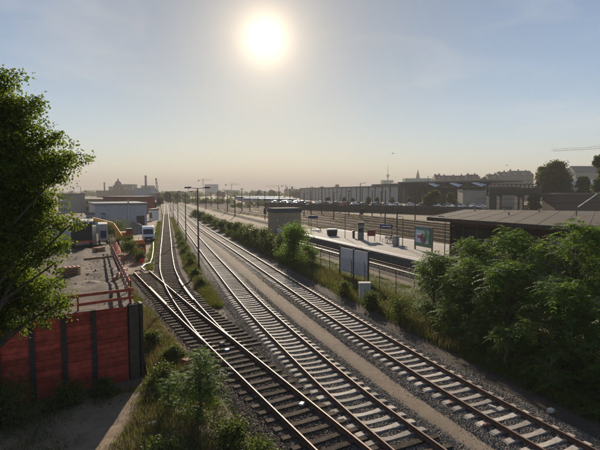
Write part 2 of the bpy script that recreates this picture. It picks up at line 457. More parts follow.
def strip(name, path, prof, m, nz=0.02, kind='structure', seed=1):
    """a bed: cross-section prof [(offset, z)] swept along the path"""
    n = normals(path); V = []
    for o, z in prof:
        e = path + n * (o + 0.12 * vnoise(path[:, 1] * 1.1, np.full(len(path), o), seed))[:, None]
        V.append(np.column_stack([e, z + nz * vnoise(e[:, 0] * 3, e[:, 1] * 3, seed + 1)]))
    V = np.stack(V, 1); h, w = V.shape[:2]
    i = (np.arange(h - 1)[:, None] * w + np.arange(w - 1)[None, :]).ravel()
    me = array_mesh(name, V.reshape(-1, 3), np.stack([i, i + 1, i + w + 1, i + w], 1), m, smooth=True)
    return tag(link(name, me), kind=kind)
def bed(half, top=0.0, foot=-0.2, sh=0.45):
    return [(-half - sh, foot), (-half, top - 0.03), (-half * 0.55, top), (0, top - 0.015), (half * 0.55, top), (half, top - 0.03), (half + sh, foot)]
dense = lambda P: smooth_path(P, 0.5)
strip('ballast_bed', dense(P_T2), bed(1.75, -0.055), 'ballast_grey', seed=21)
strip('ballast_bed', dense(P_T3), bed(1.75, -0.052), 'ballast_grey', seed=22)
strip('ballast_bed', dense(P_SPUR), bed(1.75, -0.045, -0.22, 0.5), 'ballast_brown', seed=23)
strip('ballast_bed', dense(P_MAIN), bed(1.7, -0.052, -0.24, 0.45), 'ballast_brown', seed=24)
mid = dense(P_T2).copy(); t3 = dense(P_T3); mid[:, 0] = (mid[:, 0] + np.interp(mid[:, 1], t3[:, 1], t3[:, 0])) / 2
strip('gravel_path', mid, [(-1.0, -0.21), (-0.7, -0.085), (0, -0.06), (0.65, -0.085), (0.95, -0.21)], 'gravel_path', 0.012, seed=25)
cess = off(dense(P_T3), 3.0)
strip('cess_path', cess, [(-1.1, -0.21), (-0.8, -0.09), (0, -0.085), (0.3, -0.1), (0.6, -0.21)], 'ballast_brown', 0.012, seed=26)
# dirt haul road on the side of the yard
haul = smooth_path([(-2.6, 47), (-3.0, 58), (-3.6, 80), (-4.5, 120), (-6, 200)], 1.0)
strip('dirt_road', haul, [(-5.0, -0.3), (-3.2, -0.09), (-1.6, -0.06), (0, -0.075), (1.4, -0.06), (2.0, -0.1), (2.3, -0.3)], 'dirt', 0.02, seed=27)
near_dirt = sheet('worn_path', np.arange(-9.5, 1.2, 0.12), np.arange(10.0, 20.2, 0.12),
                  lambda X, Y: ground_z(X, Y) + 0.025 + 0.035 * vnoise(X * 2.6, Y * 2.6, 91) + .02 * np.abs(vnoise(X * 7, Y * 7, 92)) - 0.25 * np.clip(1 - np.minimum.reduce([(X + 9.5), (1.0 - X - 0.55 * vnoise(Y * 1.2, X * 0, 9)), (Y - 10.0), (20.0 - Y)]) / 0.7, 0, 1) ** 2, 'dirt')
tag(link('worn_path', near_dirt), kind='structure')

# ---------------------------------------------------------------- tracks
RAIL_PROF = [(-0.07, 0.0), (0.07, 0.0), (0.07, 0.015), (0.012, 0.035), (0.012, 0.11), (0.036, 0.118), (0.036, 0.148), (0.028, 0.158), (-0.028, 0.158), (-0.036, 0.148), (-0.036, 0.118), (-0.012, 0.11), (-0.012, 0.035), (-0.07, 0.015)]
def rail(path, o, z, head, parent, name='rail', taper=None):
    p = off(path, o); n = normals(p); k = len(RAIL_PROF); V = []
    for a, b in RAIL_PROF:
        V.append(np.column_stack([p + n * a, np.full(len(p), z + b)]))
    V = np.stack(V, 1); h = len(p)
    i = (np.arange(h - 1)[:, None] * k); j = np.arange(k)[None, :]; j2 = (j + 1) % k
    Q = np.stack([(i + j).ravel(), (i + j2).ravel(), (i + k + j2).ravel(), (i + k + j).ravel()], 1)
    mi = np.tile(np.isin(np.arange(k), (7,)).astype(int), h - 1)
    me = array_mesh(name, V.reshape(-1, 3), Q, ['rail_rust', head], mi)
    return link(name, me, parent)
def sleeper_concrete():
    b = MB()
    # monobloc sleeper: raised rail seats, a waist that dips and narrows in the middle, sloped ends
    st = [(-1.30, 0.13, -0.03), (-1.20, 0.15, 0.02), (-0.98, 0.15, 0.035), (-0.52, 0.15, 0.035), (-0.36, 0.135, 0.008), (0, 0.12, -0.004), (0.36, 0.135, 0.008), (0.52, 0.15, 0.035), (0.98, 0.15, 0.035), (1.20, 0.15, 0.02), (1.30, 0.13, -0.03)]
    vs, fs = [], []
    for x, w, z in st: vs += [(x, -w, -0.16), (x, -w * 0.8, z), (x, w * 0.8, z), (x, w, -0.16)]
    for i in range(len(st) - 1):
        a = i * 4
        fs += [(a, a + 1, a + 5, a + 4), (a + 1, a + 2, a + 6, a + 5), (a + 2, a + 3, a + 7, a + 6)]
    fs += [(0, 3, 2, 1), tuple(len(vs) - 4 + k for k in (0, 1, 2, 3))]
    b.add(vs, fs)
    b.mi = 1
    for s in (-0.7535, 0.7535):
        for q in (-0.13, 0.13): b.box(s + q - 0.035, s + q + 0.035, -0.06, 0.06, 0.03, 0.062, 0.012)
    return b.mesh('sleeper', ['concrete_sleeper', 'rail_rust'])
def sleeper_wood(L, seed):
    r = random.Random(seed); b = MB(); n = 6; vs, fs = [], []
    for i in range(n + 1):
        x = -L / 2 + L * i / n; j = r.uniform(-0.012, 0.012); w = 0.125 + r.uniform(-0.008, 0.008); z = 0.035 + r.uniform(-0.008, 0.008)
        vs += [(x, -w + j, -0.14), (x, -w + j, z - 0.01), (x, -w * 0.9 + j, z), (x, w * 0.9 + j, z), (x, w + j, z - 0.01), (x, w + j, -0.14)]
    for i in range(n):
        a = i * 6
        for k in range(5): fs.append((a + k, a + k + 1, a + k + 7, a + k + 6))
    fs += [(5, 4, 3, 2, 1, 0), tuple(n * 6 + k for k in range(6))]
    b.add(vs, fs); b.mi = 1
    for s in (-0.7535, 0.7535): b.box(s - 0.16, s + 0.16, -0.09, 0.09, 0.03, 0.052, 0.01)
    return b.mesh('sleeper', ['wood_sleeper', 'rail_rust'])
SL_C = sleeper_concrete()
SL_W = [sleeper_wood(2.6, k) for k in range(5)]
SL_WL = [sleeper_wood(3.6, 30 + k) for k in range(4)]
def resample(path, step, jitter=0.0):
    seg = np.linalg.norm(np.diff(path, axis=0), axis=1); s = np.concatenate([[0], np.cumsum(seg)])
    q = np.arange(0, s[-1], step)
    return np.stack([np.interp(q, s, path[:, 0]), np.interp(q, s, path[:, 1])], 1)
def track(label, P, z, head, kinds, near_to, rails=True, rail_step=1.0, sl_step=0.6, mass_to=None):
    root = thing('railway_track', label, 'track')
    root['group'] = 'railway tracks below the bridge'
    path = smooth_path(P, rail_step)
    for o in (-0.7535, 0.7535): rail(path, o, z, head, root)
    c = resample(smooth_path(P, 0.25), sl_step); n = normals(c)
    mass = MB(); k = 0
    for i in range(len(c)):
        x, y = c[i]
        if y < 8.5: continue
        a = math.atan2(-n[i][1], n[i][0])
        if y < near_to:
            me, dx = kinds(x, y, k)
            if me is None: continue
            o = link('sleeper', me, root); k += 1
            o.location = (x + n[i][0] * dx + random.uniform(-.015, .015), y + n[i][1] * dx + random.uniform(-.03, .03), z - 0.037 + random.uniform(-.008, .004))
            o.rotation_euler = (random.uniform(-.01, .01), 0, -a + random.uniform(-.012, .012))
        elif mass_to is None or y < mass_to:
            t = Vector((n[i][0], n[i][1], 0)) * 1.3; p = Vector((x, y, z - 0.05))
            mass.bar(p - t, p + t, 0.26, 0.1)
    if mass.v:
        mo = mass.build('distant_sleepers', 'concrete_sleeper' if head != 'rail_head' else 'wood_sleeper', root); mo['kind'] = 'stuff'
    return root
def kinds_t2(x, y, k):
    if y < 13.0: return SL_W[k % 5], 0
    return SL_C, 0
T2 = track('track with curved pale concrete sleepers, left of the gravel path', P_T2, 0.042, 'rail_worn', kinds_t2, 75, mass_to=200)
T3 = track('track with pale concrete sleepers beside the leafy trees, right of the gravel path', P_T3, 0.042, 'rail_worn', lambda x, y, k: (SL_C, 0), 75, mass_to=200)
def kinds_spur(x, y, k):
    if 23.5 < y < 33: return SL_WL[k % 4], 0.28
    if 33 <= y < 37: return None, 0
    return SL_W[k % 5], 0
SPUR = track('siding with shiny rails and dark timber sleepers that ends at the dirt road', P_SPUR, 0.042, 'rail_head', kinds_spur, 60, rail_step=0.5, sl_step=0.66)
def kinds_main(x, y, k):
    if y < 33: return None, 0
    if y < 37: return SL_WL[k % 4], -0.3
    return SL_W[(k + 2) % 5], 0
MAIN = track('rusty single track running straight to the skyline from the switch', P_MAIN, 0.0455, 'rail_head', kinds_main, 95, rail_step=0.5, sl_step=0.68, mass_to=170)
# check rails of the switch
for P, o, y0, y1 in ((P_SPUR, 0.67, 33, 41), (P_MAIN, -0.67, 34, 43)):
    q = smooth_path(P, 0.5); q = q[(q[:, 1] > y0) & (q[:, 1] < y1)]
    rail(q, o * 0.99 * (-1 if P is P_SPUR else -1), 0.05, 'rail_head', SPUR if P is P_SPUR else MAIN, 'check_rail')

# loose ballast stones near the camera: real stones, too many to count
def stones(name, label, P, half, n, y0, y1, m, zt, size=(0.022, 0.045), seed=5, edge=0.25):
    r = np.random.default_rng(seed); path = smooth_path(P, 0.1); path = path[(path[:, 1] > y0) & (path[:, 1] < y1)]
    nm = normals(path)
    u = r.beta(1.0, 2.6, n)                                     # denser towards the camera
    i = (u * (len(path) - 1)).astype(int); o = r.uniform(-half - edge, half + edge, n); stray = r.random(n) < .07; o = np.where(stray, np.sign(o) * (half + np.abs(r.normal(0, .45, n))), o)
    xy = path[i] + nm[i] * o[:, None] + r.normal(0, .03, (n, 2))
    z = zt - np.clip(np.abs(o) - half, 0, .3) * 0.3 + r.uniform(-.012, .012, n)
    s = r.uniform(*size, n)
    base = np.array([(1, 0, 0), (0, 1, 0), (-1, 0, 0), (0, -1, 0), (0, 0, 1), (0, 0, -1)], float)
    tri = np.array([(0, 1, 4), (1, 2, 4), (2, 3, 4), (3, 0, 4), (1, 0, 5), (2, 1, 5), (3, 2, 5), (0, 3, 5)])[:4]
    base = base[:5]
    jit = r.uniform(0.6, 1.35, (n, 5, 1)) ; a = r.uniform(0, 6.28, n)
    B = base[None] * jit; B[:, 4, :2] += r.normal(0, .35, (n, 2)); B[:, :4, 2] += r.uniform(-.5, .2, (n, 4)); B[:, 4, 2] *= 0.8
    c, si = np.cos(a), np.sin(a)
    X = B[..., 0] * c[:, None] - B[..., 1] * si[:, None]; Y = B[..., 0] * si[:, None] + B[..., 1] * c[:, None]
    V = np.stack([X, Y, B[..., 2]], 2) * s[:, None, None] + np.column_stack([xy, z])[:, None, :]
    Q = (tri[None] + (np.arange(n) * 5)[:, None, None]).reshape(-1, 3)
    o_ = link(name, array_mesh(name, V.reshape(-1, 3), Q, m))
    return tag(o_, label, 'gravel', kind='stuff')
stones('ballast_gravel', 'grey ballast stones round the concrete sleepers left of the path', P_T2, 1.65, 52000, 10, 48, 'stone_grey', -0.042, seed=5)
stones('ballast_gravel', 'grey ballast stones round the concrete sleepers by the trees', P_T3, 1.65, 52000, 9, 48, 'stone_grey', -0.042, seed=6)
stones('ballast_gravel', 'brown ballast stones round the timber sleepers of the siding', P_SPUR, 1.7, 36000, 10.5, 48, 'stone_brown', -0.03, (0.02, 0.04), seed=7)

stones('loose_stones', 'small loose stones scattered on the worn dirt below the wall', [(-3.4, 9), (-3.4, 21.5)], 4.6, 7000, 9.5, 21, 'stone_brown', 0.0, (0.012, 0.035), seed=8)
stones('loose_stones', 'small stones strewn along the gravel path between the paired tracks', [(x, y) for x, y in mid[::20]], .9, 9000, 9, 60, 'stone_brown', -0.075, (0.010, 0.024), seed=9, edge=.1)

# ---------------------------------------------------------------- retaining wall and the yard above it
WA, WB = Vector((-1.15, 21.3, 0)), Vector((-11.0, 18.2, 0))      # the wall runs from the corner pile away to the side
WD = (WB - WA).normalized(); WN = Vector((WD.y, -WD.x, 0))        # towards the camera
if WN.y > 0: WN = -WN
def wz(s): return 3.30
wall = thing('retaining_wall', 'dark red plank retaining wall between black steel piles below the yard', 'wall', WA)
def wp(s, o, z): return WD * s + WN * o + Vector((0, 0, z))
pile_s = [0.75, 2.07, 3.22, 4.37, 5.52, 6.67, 7.82, 8.97, 10.12]
spans = [(0.62, 2.07), (2.07, 3.22), (3.22, 4.37), (4.37, 5.52), (5.52, 6.67), (6.67, 7.82), (7.82, 8.97), (8.97, 10.12)]
for a, b in spans:
    z = -0.3; k = 0
    while z < wz(0) - 0.05:
        h = random.uniform(0.19, 0.25); b_ = MB(); o = random.uniform(0.0, 0.035); t = random.uniform(-0.012, 0.012)
        z1 = min(z + h, wz(0) + random.uniform(-.01, .02))
        b_.add([wp(a + .05, o, z + .006), wp(b - .05, o, z + t + .006), wp(b - .05, o - .08, z + t + .006), wp(a + .05, o - .08, z + .006),
                wp(a + .05, o, z1 - .006), wp(b - .05, o, z1 + t - .006), wp(b - .05, o - .08, z1 + t - .006), wp(a + .05, o - .08, z1 - .006)],
               [(3, 2, 1, 0), (4, 5, 6, 7), (0, 1, 5, 4), (1, 2, 6, 5), (2, 3, 7, 6), (3, 0, 4, 7)])
        b_.build('plank', 'red_plank', wall); z += h; k += 1
for s in pile_s[1:]:
    b_ = MB(); top = wz(s) + random.uniform(0.0, 0.12)            # H-section: two flanges and a web
    for o in (0.10, -0.10): b_.bar(wp(s, o, -0.4), wp(s, o, top), 0.2, 0.03, up=WN)
    b_.bar(wp(s, 0, -0.4), wp(s, 0, top - .002), 0.03, 0.2, up=WN)
    b_.build('pile', 'pile_steel', wall)
b_ = MB()                                                          # the broad corner piles
for s, w in ((0.42, 0.40),):
    for o in (0.14, -0.14): b_.bar(wp(s, o, -0.4), wp(s, o, 3.36), w, 0.035, up=WN)
    b_.bar(wp(s, 0, -0.4), wp(s, 0, 3.355), 0.035, 0.26, up=WN)
b_.build('corner_pile', 'dark_timber', wall)
b_ = MB(); b_.bar(wp(0.1, 0.0, -0.4), wp(0.1, 0, 3.38), 0.12, 0.42, up=WN); b_.build('corner_pile', 'pile_steel', wall)
for z in (3.98, 3.62):                                             # guard rail of planks on top
    for a, b in ((0.35, 2.6), (2.64, 5.0), (5.04, 7.4), (7.44, 9.8)):
        m_ = MB(); m_.bar(wp(a, -.12, z + random.uniform(-.02, .02)), wp(b, -.12, z + random.uniform(-.03, .03)), 0.04, 0.13); m_.build('guard_plank', 'rail_plank', wall)
for s in (0.5, 2.62, 5.02, 7.42):
    m_ = MB(); m_.bar(wp(s, -.17, 3.2), wp(s, -.17, 4.08), 0.07, 0.07, up=WN); m_.build('guard_post', 'rail_plank', wall)

def yard_z(y): return np.clip(3.33 - (y - 20.5) * 0.0505, -0.3, 3.33)
def yard_edge(y): return -1.5 - (y - 21.2) * 0.139
ys = np.arange(18.0, 92, 0.4); us = np.linspace(0, 1, 90) ** 1.3
V = []
def YN(x, y):                                                     # wheel ruts and mounds of churned earth
    rut = .07 * np.sin((x + .139 * y) * 3.3 + 1.5 * vnoise(x * .3, y * .15, 81))
    n_ = .13 * vnoise(x * .9, y * .9, 8) + .09 * np.abs(vnoise(x * 2.6, y * 2.6, 82)) + rut
    return n_ * np.clip((yard_edge(y) - x) / 1.2, 0, 1) * np.clip((y - 21.4) / 2, 0, 1)
for y in ys:
    e = yard_edge(y)
    xs_ = e - us * 34; yy_ = np.maximum(y, 21.16 + (xs_ + 1.15) * 0.315)
    V += list(zip(xs_.tolist(), yy_.tolist(), (yard_z(yy_) + YN(xs_, yy_)).tolist()))
    ye = max(y, 21.25); e2 = yard_edge(ye); z2 = max(0, float(yard_z(ye)))
    V.append((e2 + 0.05, ye, z2 - 0.02)); V.append((e2 + 0.12 + 0.12 * z2, ye, -0.25))
w = len(us) + 2; h = len(ys); Q = []
for j in range(h - 1):
    for i in range(len(us) - 1): a = j * w + i; Q.append((a + 1, a, a + w, a + w + 1))
    a = j * w; b = j * w + len(us); Q.append((a, b, b + w, a + w)); Q.append((b, b + 1, b + 1 + w, b + w))
tag(link('construction_yard', array_mesh('construction_yard', np.array(V), np.array(Q), 'yard_dirt', smooth=True)), kind='structure')

rb = np.random.default_rng(77); nrb = 5200; yy_ = rb.uniform(21.5, 75, nrb); ce = rb.uniform(0, 1, nrb)
xx_ = yard_edge(yy_) - .5 - rb.uniform(0, 14, nrb); kp = vnoise(xx_ * .5, yy_ * .5, 78) + rb.normal(0, .3, nrb) > 0.1; xx_, yy_ = xx_[kp], yy_[kp]; nrb = len(xx_)
sz = rb.gamma(1.6, .022, nrb) + .02; B_ = np.array([(1, 0, 0), (0, 1, 0), (-1, 0, 0), (0, -1, 0), (0, 0, .9)])[None] * rb.uniform(.5, 1.3, (nrb, 5, 1)) * sz[:, None, None]; B_[:, 4, :2] += rb.normal(0, .3, (nrb, 2)) * sz[:, None]
V = B_ + np.stack([xx_, yy_, yard_z(yy_) - .01], 1)[:, None, :]
T_ = (np.array([(0, 1, 4), (1, 2, 4), (2, 3, 4), (3, 0, 4)])[None] + (np.arange(nrb) * 5)[:, None, None]).reshape(-1, 3)
tag(link('rubble', array_mesh('rubble', V.reshape(-1, 3), T_, 'spoil')), 'loose rubble strewn over the construction yard', 'rubble', kind='stuff')
# red and white barrier along the yard's edge: each board a part
bar_t = thing('site_barrier', 'red and white boards of the site barrier along the yard edge', 'barrier')
y = 21.6; k = 0
while y < 52:
    L = 1.5; a = Vector((yard_edge(y) - .1, y, float(yard_z(y)))); b = Vector((yard_edge(y + L) - .1, y + L, float(yard_z(y + L))))
    for zz in (0.95, 0.5):
        n = 5
        for i in range(n):
            p, q = a.lerp(b, i / n), a.lerp(b, (i + 1) / n); jz = random.uniform(-.02, .02)
            MB().bar(p + Vector((0, 0, zz + jz)), q + Vector((0, 0, zz + jz)), 0.03, 0.17).build('board', 'barrier_red' if (i + k) % 3 or y < 23 else 'white_paint', bar_t)
    MB().bar(a + Vector((0, 0, -.1)), a + Vector((0, 0, 1.08)), 0.06, 0.06).build('post', 'dark_timber', bar_t)
    y += L + 0.02; k += 1
# sagging orange safety netting at the far end of the edge
net = MB()
gx = []
for i in range(15):
    yy = 46.5 + i * 1.1; e = yard_edge(yy) + 0.35; z0 = max(0, float(yard_z(yy))) * 0.7
    gx.append([Vector((e + 0.10 * math.sin(i * 1.1 + j * .5) + j * .05, yy + .1 * math.sin(j * 2 + i), z0 - 0.2 + (1.25 + 0.15 * math.sin(i * 1.3)) * j / 7)) for j in range(8)])
for i in range(15):
    for j in range(8):
        if i < 14: net.bar(gx[i][j], gx[i + 1][j], 0.05, 0.11)
        if j < 7: net.bar(gx[i][j], gx[i][j + 1], 0.06, 0.05)
no = net.build('safety_net', 'orange_net'); tag(no, 'sagging orange safety netting at the end of the yard barrier', 'netting')

# ---------------------------------------------------------------- platform, suburban line, station
def near_x(y): return 25.2 - .115 * (y - 45.2)                     # the two platform edges converge away from the camera
def far_x(y): return 37.9 - .19 * (y - 52.6)
PY0, PY1 = 14.0, 84.0
plat = thing('station_platform', 'long pale paved island platform beyond the fence', 'platform', (0, 0, 0))
def quad_xy(i, j): return [(near_x(PY0) + i, PY0 + j), (far_x(PY0) - i, PY0 + j), (far_x(PY1) - i, PY1 - j), (near_x(PY1) + i, PY1 - j)]
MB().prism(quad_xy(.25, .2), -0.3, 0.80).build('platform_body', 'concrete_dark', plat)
MB().prism(quad_xy(.12, 0), 0.80, 0.955).build('paving', 'platform_paving', plat)
for k in range(17):
    yj = PY0 + 3 + k * 4.1
    if yj < PY1 - 1: MB().prism([(near_x(yj) + .6, yj), (far_x(yj) - .6, yj), (far_x(yj) - .6, yj + .05), (near_x(yj) + .6, yj + .05)], .95, .9585).build('paving_joint', 'concrete_dark', plat)
for fx, sg in ((near_x, 1), (far_x, -1)):
    MB().prism([(fx(PY0) + sg * .9, PY0), (fx(PY0) + sg * 1.15, PY0), (fx(PY1) + sg * 1.15, PY1), (fx(PY1) + sg * .9, PY1)][::sg], .95, .961).build('edge_line', 'white_paint', plat)
yy = PY0
while yy < PY1 - .1:
    y2 = min(PY1, yy + 1.98)
    for fx, sg in ((near_x, 1), (far_x, -1)):
        MB().prism([(fx(yy + .02), yy + .02), (fx(yy + .02) + sg * .55, yy + .02), (fx(y2) + sg * .55, y2), (fx(y2), y2)][::sg], 0.80, 0.962 + random.uniform(0, .006)).build('edge_slab', 'concrete', plat)
    yy += 2.0
SB = [(near_x(8) - 1.75, 8), (near_x(50) - 1.75, 50), (near_x(84) - 1.75, 84), (16.6, 106), (13.6, 150), (10.8, 220), (8.0, 330), (6.0, 430)]
strip('ballast_bed', smooth_path(SB, 2.0), bed(2.2, 0.0), 'ballast_brown', seed=31)
VG = [(20.9, 8), (19.9, 24), (19.0, 36), (17.7, 47), (16.6, 57), (15.2, 75), (14.4, 90)]
strip('turf_verge', smooth_path(VG, 1.5), [(-2.0, -0.25), (-1.5, -0.10), (0, -0.07), (1.2, -0.09), (1.7, -0.25)], 'turf', 0.03, seed=32)
def far_track(label, P, z=0.042, head='rail_worn', to=200):
    root = thing('railway_track', label, 'track'); root['group'] = 'railway tracks below the bridge'
    path = smooth_path(P, 4.0)
    for o in (-0.7535, 0.7535): rail(path, o, z, head, root)
    c = resample(path, 0.65); n = normals(c); mass = MB()
    for i in range(len(c)):
        if c[i][1] > to: break
        t = Vector((n[i][0], n[i][1], 0)) * 1.3; p = Vector((c[i][0], c[i][1], z - .05)); mass.bar(p - t, p + t, .26, .1)
    mo = mass.build('distant_sleepers', 'wood_sleeper', root); mo['kind'] = 'stuff'
    return root
sb = far_track('suburban track running along the near edge of the platform', SB, head='rail_worn')
t_ = MB()
pp = off(smooth_path(SB[:4], 3.0), -1.25)
for i in range(len(pp) - 1):
    t_.bar((pp[i][0], pp[i][1], .30), (pp[i + 1][0], pp[i + 1][1] - .04, .30), 0.24, 0.09)
    t_.bar((pp[i][0], pp[i][1], -.1), (pp[i][0], pp[i][1], .26), 0.08, 0.08)
tag(t_.build('conductor_rail', 'third_rail_cover'), 'pale covered conductor rail beside the platform track', 'conductor rail')
YT = [(41.0, 'yard track just behind the platform'), (45.6, 'second yard track behind the platform'), (50.2, 'third yard track behind the platform'), (55.0, 'fourth yard track behind the platform'),
      (60.0, 'fifth yard track behind the platform'), (65.0, 'sixth yard track behind the platform'), (70.2, 'seventh and farthest yard track, nearest the dark wall')]
def YP(x, i): return [(x + 2.5, 22), (x - .5, 60), (x - 8, 140), (x - 20 - i * 1.0, 250), (x - 36 - i * 3.6, 430)]
for i, (x, lab) in enumerate(YT):
    strip('ballast_bed', smooth_path(YP(x, i), 4.0), bed(1.7, 0.0), 'ballast_brown', seed=40 + i)
    far_track(lab, YP(x, i), head='rail_head' if i % 2 else 'rail_worn', to=180)
# lines that leave on the near side, beyond the shrub row
P = [(27.5, 93), (24.6, 130), (19.5, 220), (11.0, 430)]
strip('ballast_bed', smooth_path(P, 4.0), bed(1.7, 0.0), 'ballast_brown', seed=60); far_track('line passing behind the beige hut towards the skyline', P, to=200)

# station roof: a broad felted roof on a glazed pavilion and columns
rp_ = [(28.2, 44.6), (32.4, 25.5), (62.5, 50.0), (46.2, 62.0)]
st = thing('station_building', 'low station building with a broad flat brown felted roof', 'station building', (0, 0, 0))
MB().prism(rp_, 5.34, 5.44).build('roof_deck', 'roof_felt', st)
fb = MB()
for i in range(4):
    a, b = Vector((*rp_[i], 5.27)), Vector((*rp_[(i + 1) % 4], 5.27)); fb.bar(a, b, 0.09, 0.4)
fb.build('fascia', 'dark_timber', st)
for i in range(1, 9):                                              # felt seams
    a = Vector((*rp_[0], 5.45)).lerp(Vector((*rp_[1], 5.45)), i / 9); b = Vector((*rp_[3], 5.45)).lerp(Vector((*rp_[2], 5.45)), i / 9)
    MB().bar(a, b, 0.10, 0.02).build('roof_seam', 'roof_felt', st)
for u, v, hgt in ((0.12, 0.75, 0.35), (0.42, 0.45, 0.25), (0.55, 0.8, 0.4), (0.8, 0.55, 0.5), (0.3, 0.9, .3)):
    a = Vector((*rp_[0], 5.44)).lerp(Vector((*rp_[1], 5.44)), u); b = Vector((*rp_[3], 5.44)).lerp(Vector((*rp_[2], 5.44)), u); p = a.lerp(b, v)
    MB().tube([p, p + Vector((0, 0, hgt))], 0.09, 8).tube([p + Vector((0, 0, hgt)), p + Vector((0, 0, hgt + .08))], 0.15, 8).build('roof_vent', 'steel_grey', st)
# pavilion under the roof
w0, w1 = Vector((31.2, 44.4, 0)), Vector((33.6, 28.5, 0)); wd = (w1 - w0); wL = wd.length; wd.normalize(); wn_ = Vector((wd.y, -wd.x, 0))
if wn_.x > 0: wn_ = -wn_
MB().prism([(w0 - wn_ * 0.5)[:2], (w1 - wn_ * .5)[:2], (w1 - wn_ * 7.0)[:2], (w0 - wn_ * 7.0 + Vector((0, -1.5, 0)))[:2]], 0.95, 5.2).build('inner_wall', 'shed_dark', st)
n = 8
for i in range(n + 1):
    p = w0.lerp(w1, i / n); MB().bar(p + Vector((0, 0, .95)), p + Vector((0, 0, 5.2)), 0.16, 0.16, up=wn_).build('mullion', 'dark_timber', st)
    if i < n:
        q = w0.lerp(w1, (i + 1) / n)
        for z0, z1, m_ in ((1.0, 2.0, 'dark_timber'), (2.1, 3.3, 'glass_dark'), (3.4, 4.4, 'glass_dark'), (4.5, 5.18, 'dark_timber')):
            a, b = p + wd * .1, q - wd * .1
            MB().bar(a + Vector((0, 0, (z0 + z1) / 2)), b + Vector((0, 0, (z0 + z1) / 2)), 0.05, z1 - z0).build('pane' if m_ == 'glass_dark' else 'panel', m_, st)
        MB().bar(p + Vector((0, 0, 3.35)), q + Vector((0, 0, 3.35)), 0.09, 0.09).build('transom', 'dark_timber', st)
for u, v in ((0.05, 0.5), (0.05, 0.93), (0.5, 0.93), (0.95, .93), (.95, .5)):
    a = Vector((*rp_[0], 0)).lerp(Vector((*rp_[1], 0)), u); b = Vector((*rp_[3], 0)).lerp(Vector((*rp_[2], 0)), u); p = a.lerp(b, v)
    MB().bar(p + Vector((0, 0, -.2)), p + Vector((0, 0, 5.3)), .3, .3, up=(1, 0, 0)).build('column', 'steel_dark', st)

# hut at the platform's far end
hut = thing('signal_hut', 'beige flat-roofed trackside hut with graffiti and dark roof edge', 'hut', (20.3, 85.6, -0.15), R(7))
MB().box(0, 5.5, 0, 4.2, 0, 4.3).build('wall', 'hut_plaster', hut)
MB().box(-.18, 5.68, -.18, 4.38, 4.3, 5.1).build('fascia', 'hut_fascia', hut)
MB().box(-.1, 5.6, -.1, 4.3, 5.1, 5.16).build('roof', 'roof_felt', hut)
for x, z, w_, h_ in ((0.35, .35, 1.0, .9), (1.2, .5, .8, .7), (1.9, .3, 1.2, 1.0)):
    b_ = MB(); pts = []
    for i in range(14):
        a = 2 * math.pi * i / 14; r_ = 0.5 + 0.16 * math.sin(3 * a + x) + 0.07 * math.sin(7 * a)
        pts.append((x + w_ * (0.5 + r_ * math.cos(a)), z + h_ * (0.5 + r_ * math.sin(a))))
    b_.add([(p[0], -.006, p[1]) for p in pts], [tuple(range(14))]); b_.build('graffiti', 'graffiti', hut)
MB().box(3.3, 4.2, -.05, 0.0, .05, 2.15).build('door', 'steel_grey', hut)

# ---------------------------------------------------------------- fence, board, cabinet
fl = smooth_path([(18.2, 12), (17.4, 30), (16.3, 42), (15.6, 56)], 0.5)
fc = resample(fl, 2.45)
fence = thing('chain_link_fence', 'thin rusty mesh fence between the tracks and the platform line', 'fence')
for x, y in fc:
    MB().tube([(x, y, -.3), (x, y, 1.9)], 0.032, 6).tube([(x, y, 1.9), (x - .16, y - .02, 2.12)], .026, 6).build('post', 'dark_timber', fence)
for z in (0.15, 0.75, 1.3, 1.85):
    MB().tube([(x, y, z) for x, y in fc], 0.006, 4).build('wire', 'steel_dark', fence)
mesh_w = MB()
for i in range(len(fc) - 1):
    a, b = Vector((*fc[i], 0)), Vector((*fc[i + 1], 0))
    for k in range(10):
        u = k / 10
        mesh_w.bar(a.lerp(b, u) + Vector((0, 0, .12)), a.lerp(b, min(1, u + .35)) + Vector((0, 0, 1.85)), .005, .005)
        mesh_w.bar(a.lerp(b, u) + Vector((0, 0, 1.85)), a.lerp(b, min(1, u + .35)) + Vector((0, 0, .12)), .005, .005)
mw = mesh_w.build('wire_mesh', 'steel_dark', fence); mw['kind'] = 'stuff'
bd = thing('signboard', 'back of a large grey two-panel board on steel posts at the fence', 'board', (16.35, 41.2, 0))
dv = Vector((1.0, -4.4, 0)); dn = Vector((-dv.y, dv.x, 0)).normalized()
if dn.y > 0: dn = -dn
for u0, u1 in ((0.015, 0.49), (0.51, 0.985)):
    p, q = dv * u0, dv * u1
    pn = MB().bar(p + Vector((0, 0, 1.72)), q + Vector((0, 0, 1.72)), 0.04, 2.3).build('panel', 'board_back', bd)
    for z in (0.75, 1.7, 2.6): MB().bar(p + dn * .04 + Vector((0, 0, z)), q + dn * .04 + Vector((0, 0, z)), .035, .05).build('stiffener', 'board_back', pn)
for u in (0.0, 0.5, 1.0):
    MB().bar(dv * u + dn * .02 + Vector((0, 0, -.3)), dv * u + dn * .02 + Vector((0, 0, 2.98)), 0.10, 0.12, up=dn).build('post', 'steel_dark', bd)
cb = thing('trackside_cabinet', 'pale grey trackside equipment cabinet standing in weeds', 'cabinet', (14.5, 31.4, -.15), R(-14))
MB().box(-.45, .45, -.3, .3, 0.0, .12).build('plinth', 'concrete', cb)
MB().box(-.42, .42, -.27, .27, .12, 1.46).build('body', 'cabinet_grey', cb)
MB().box(-.48, .48, -.33, .33, 1.46, 1.54, .03).build('lid', 'concrete', cb)
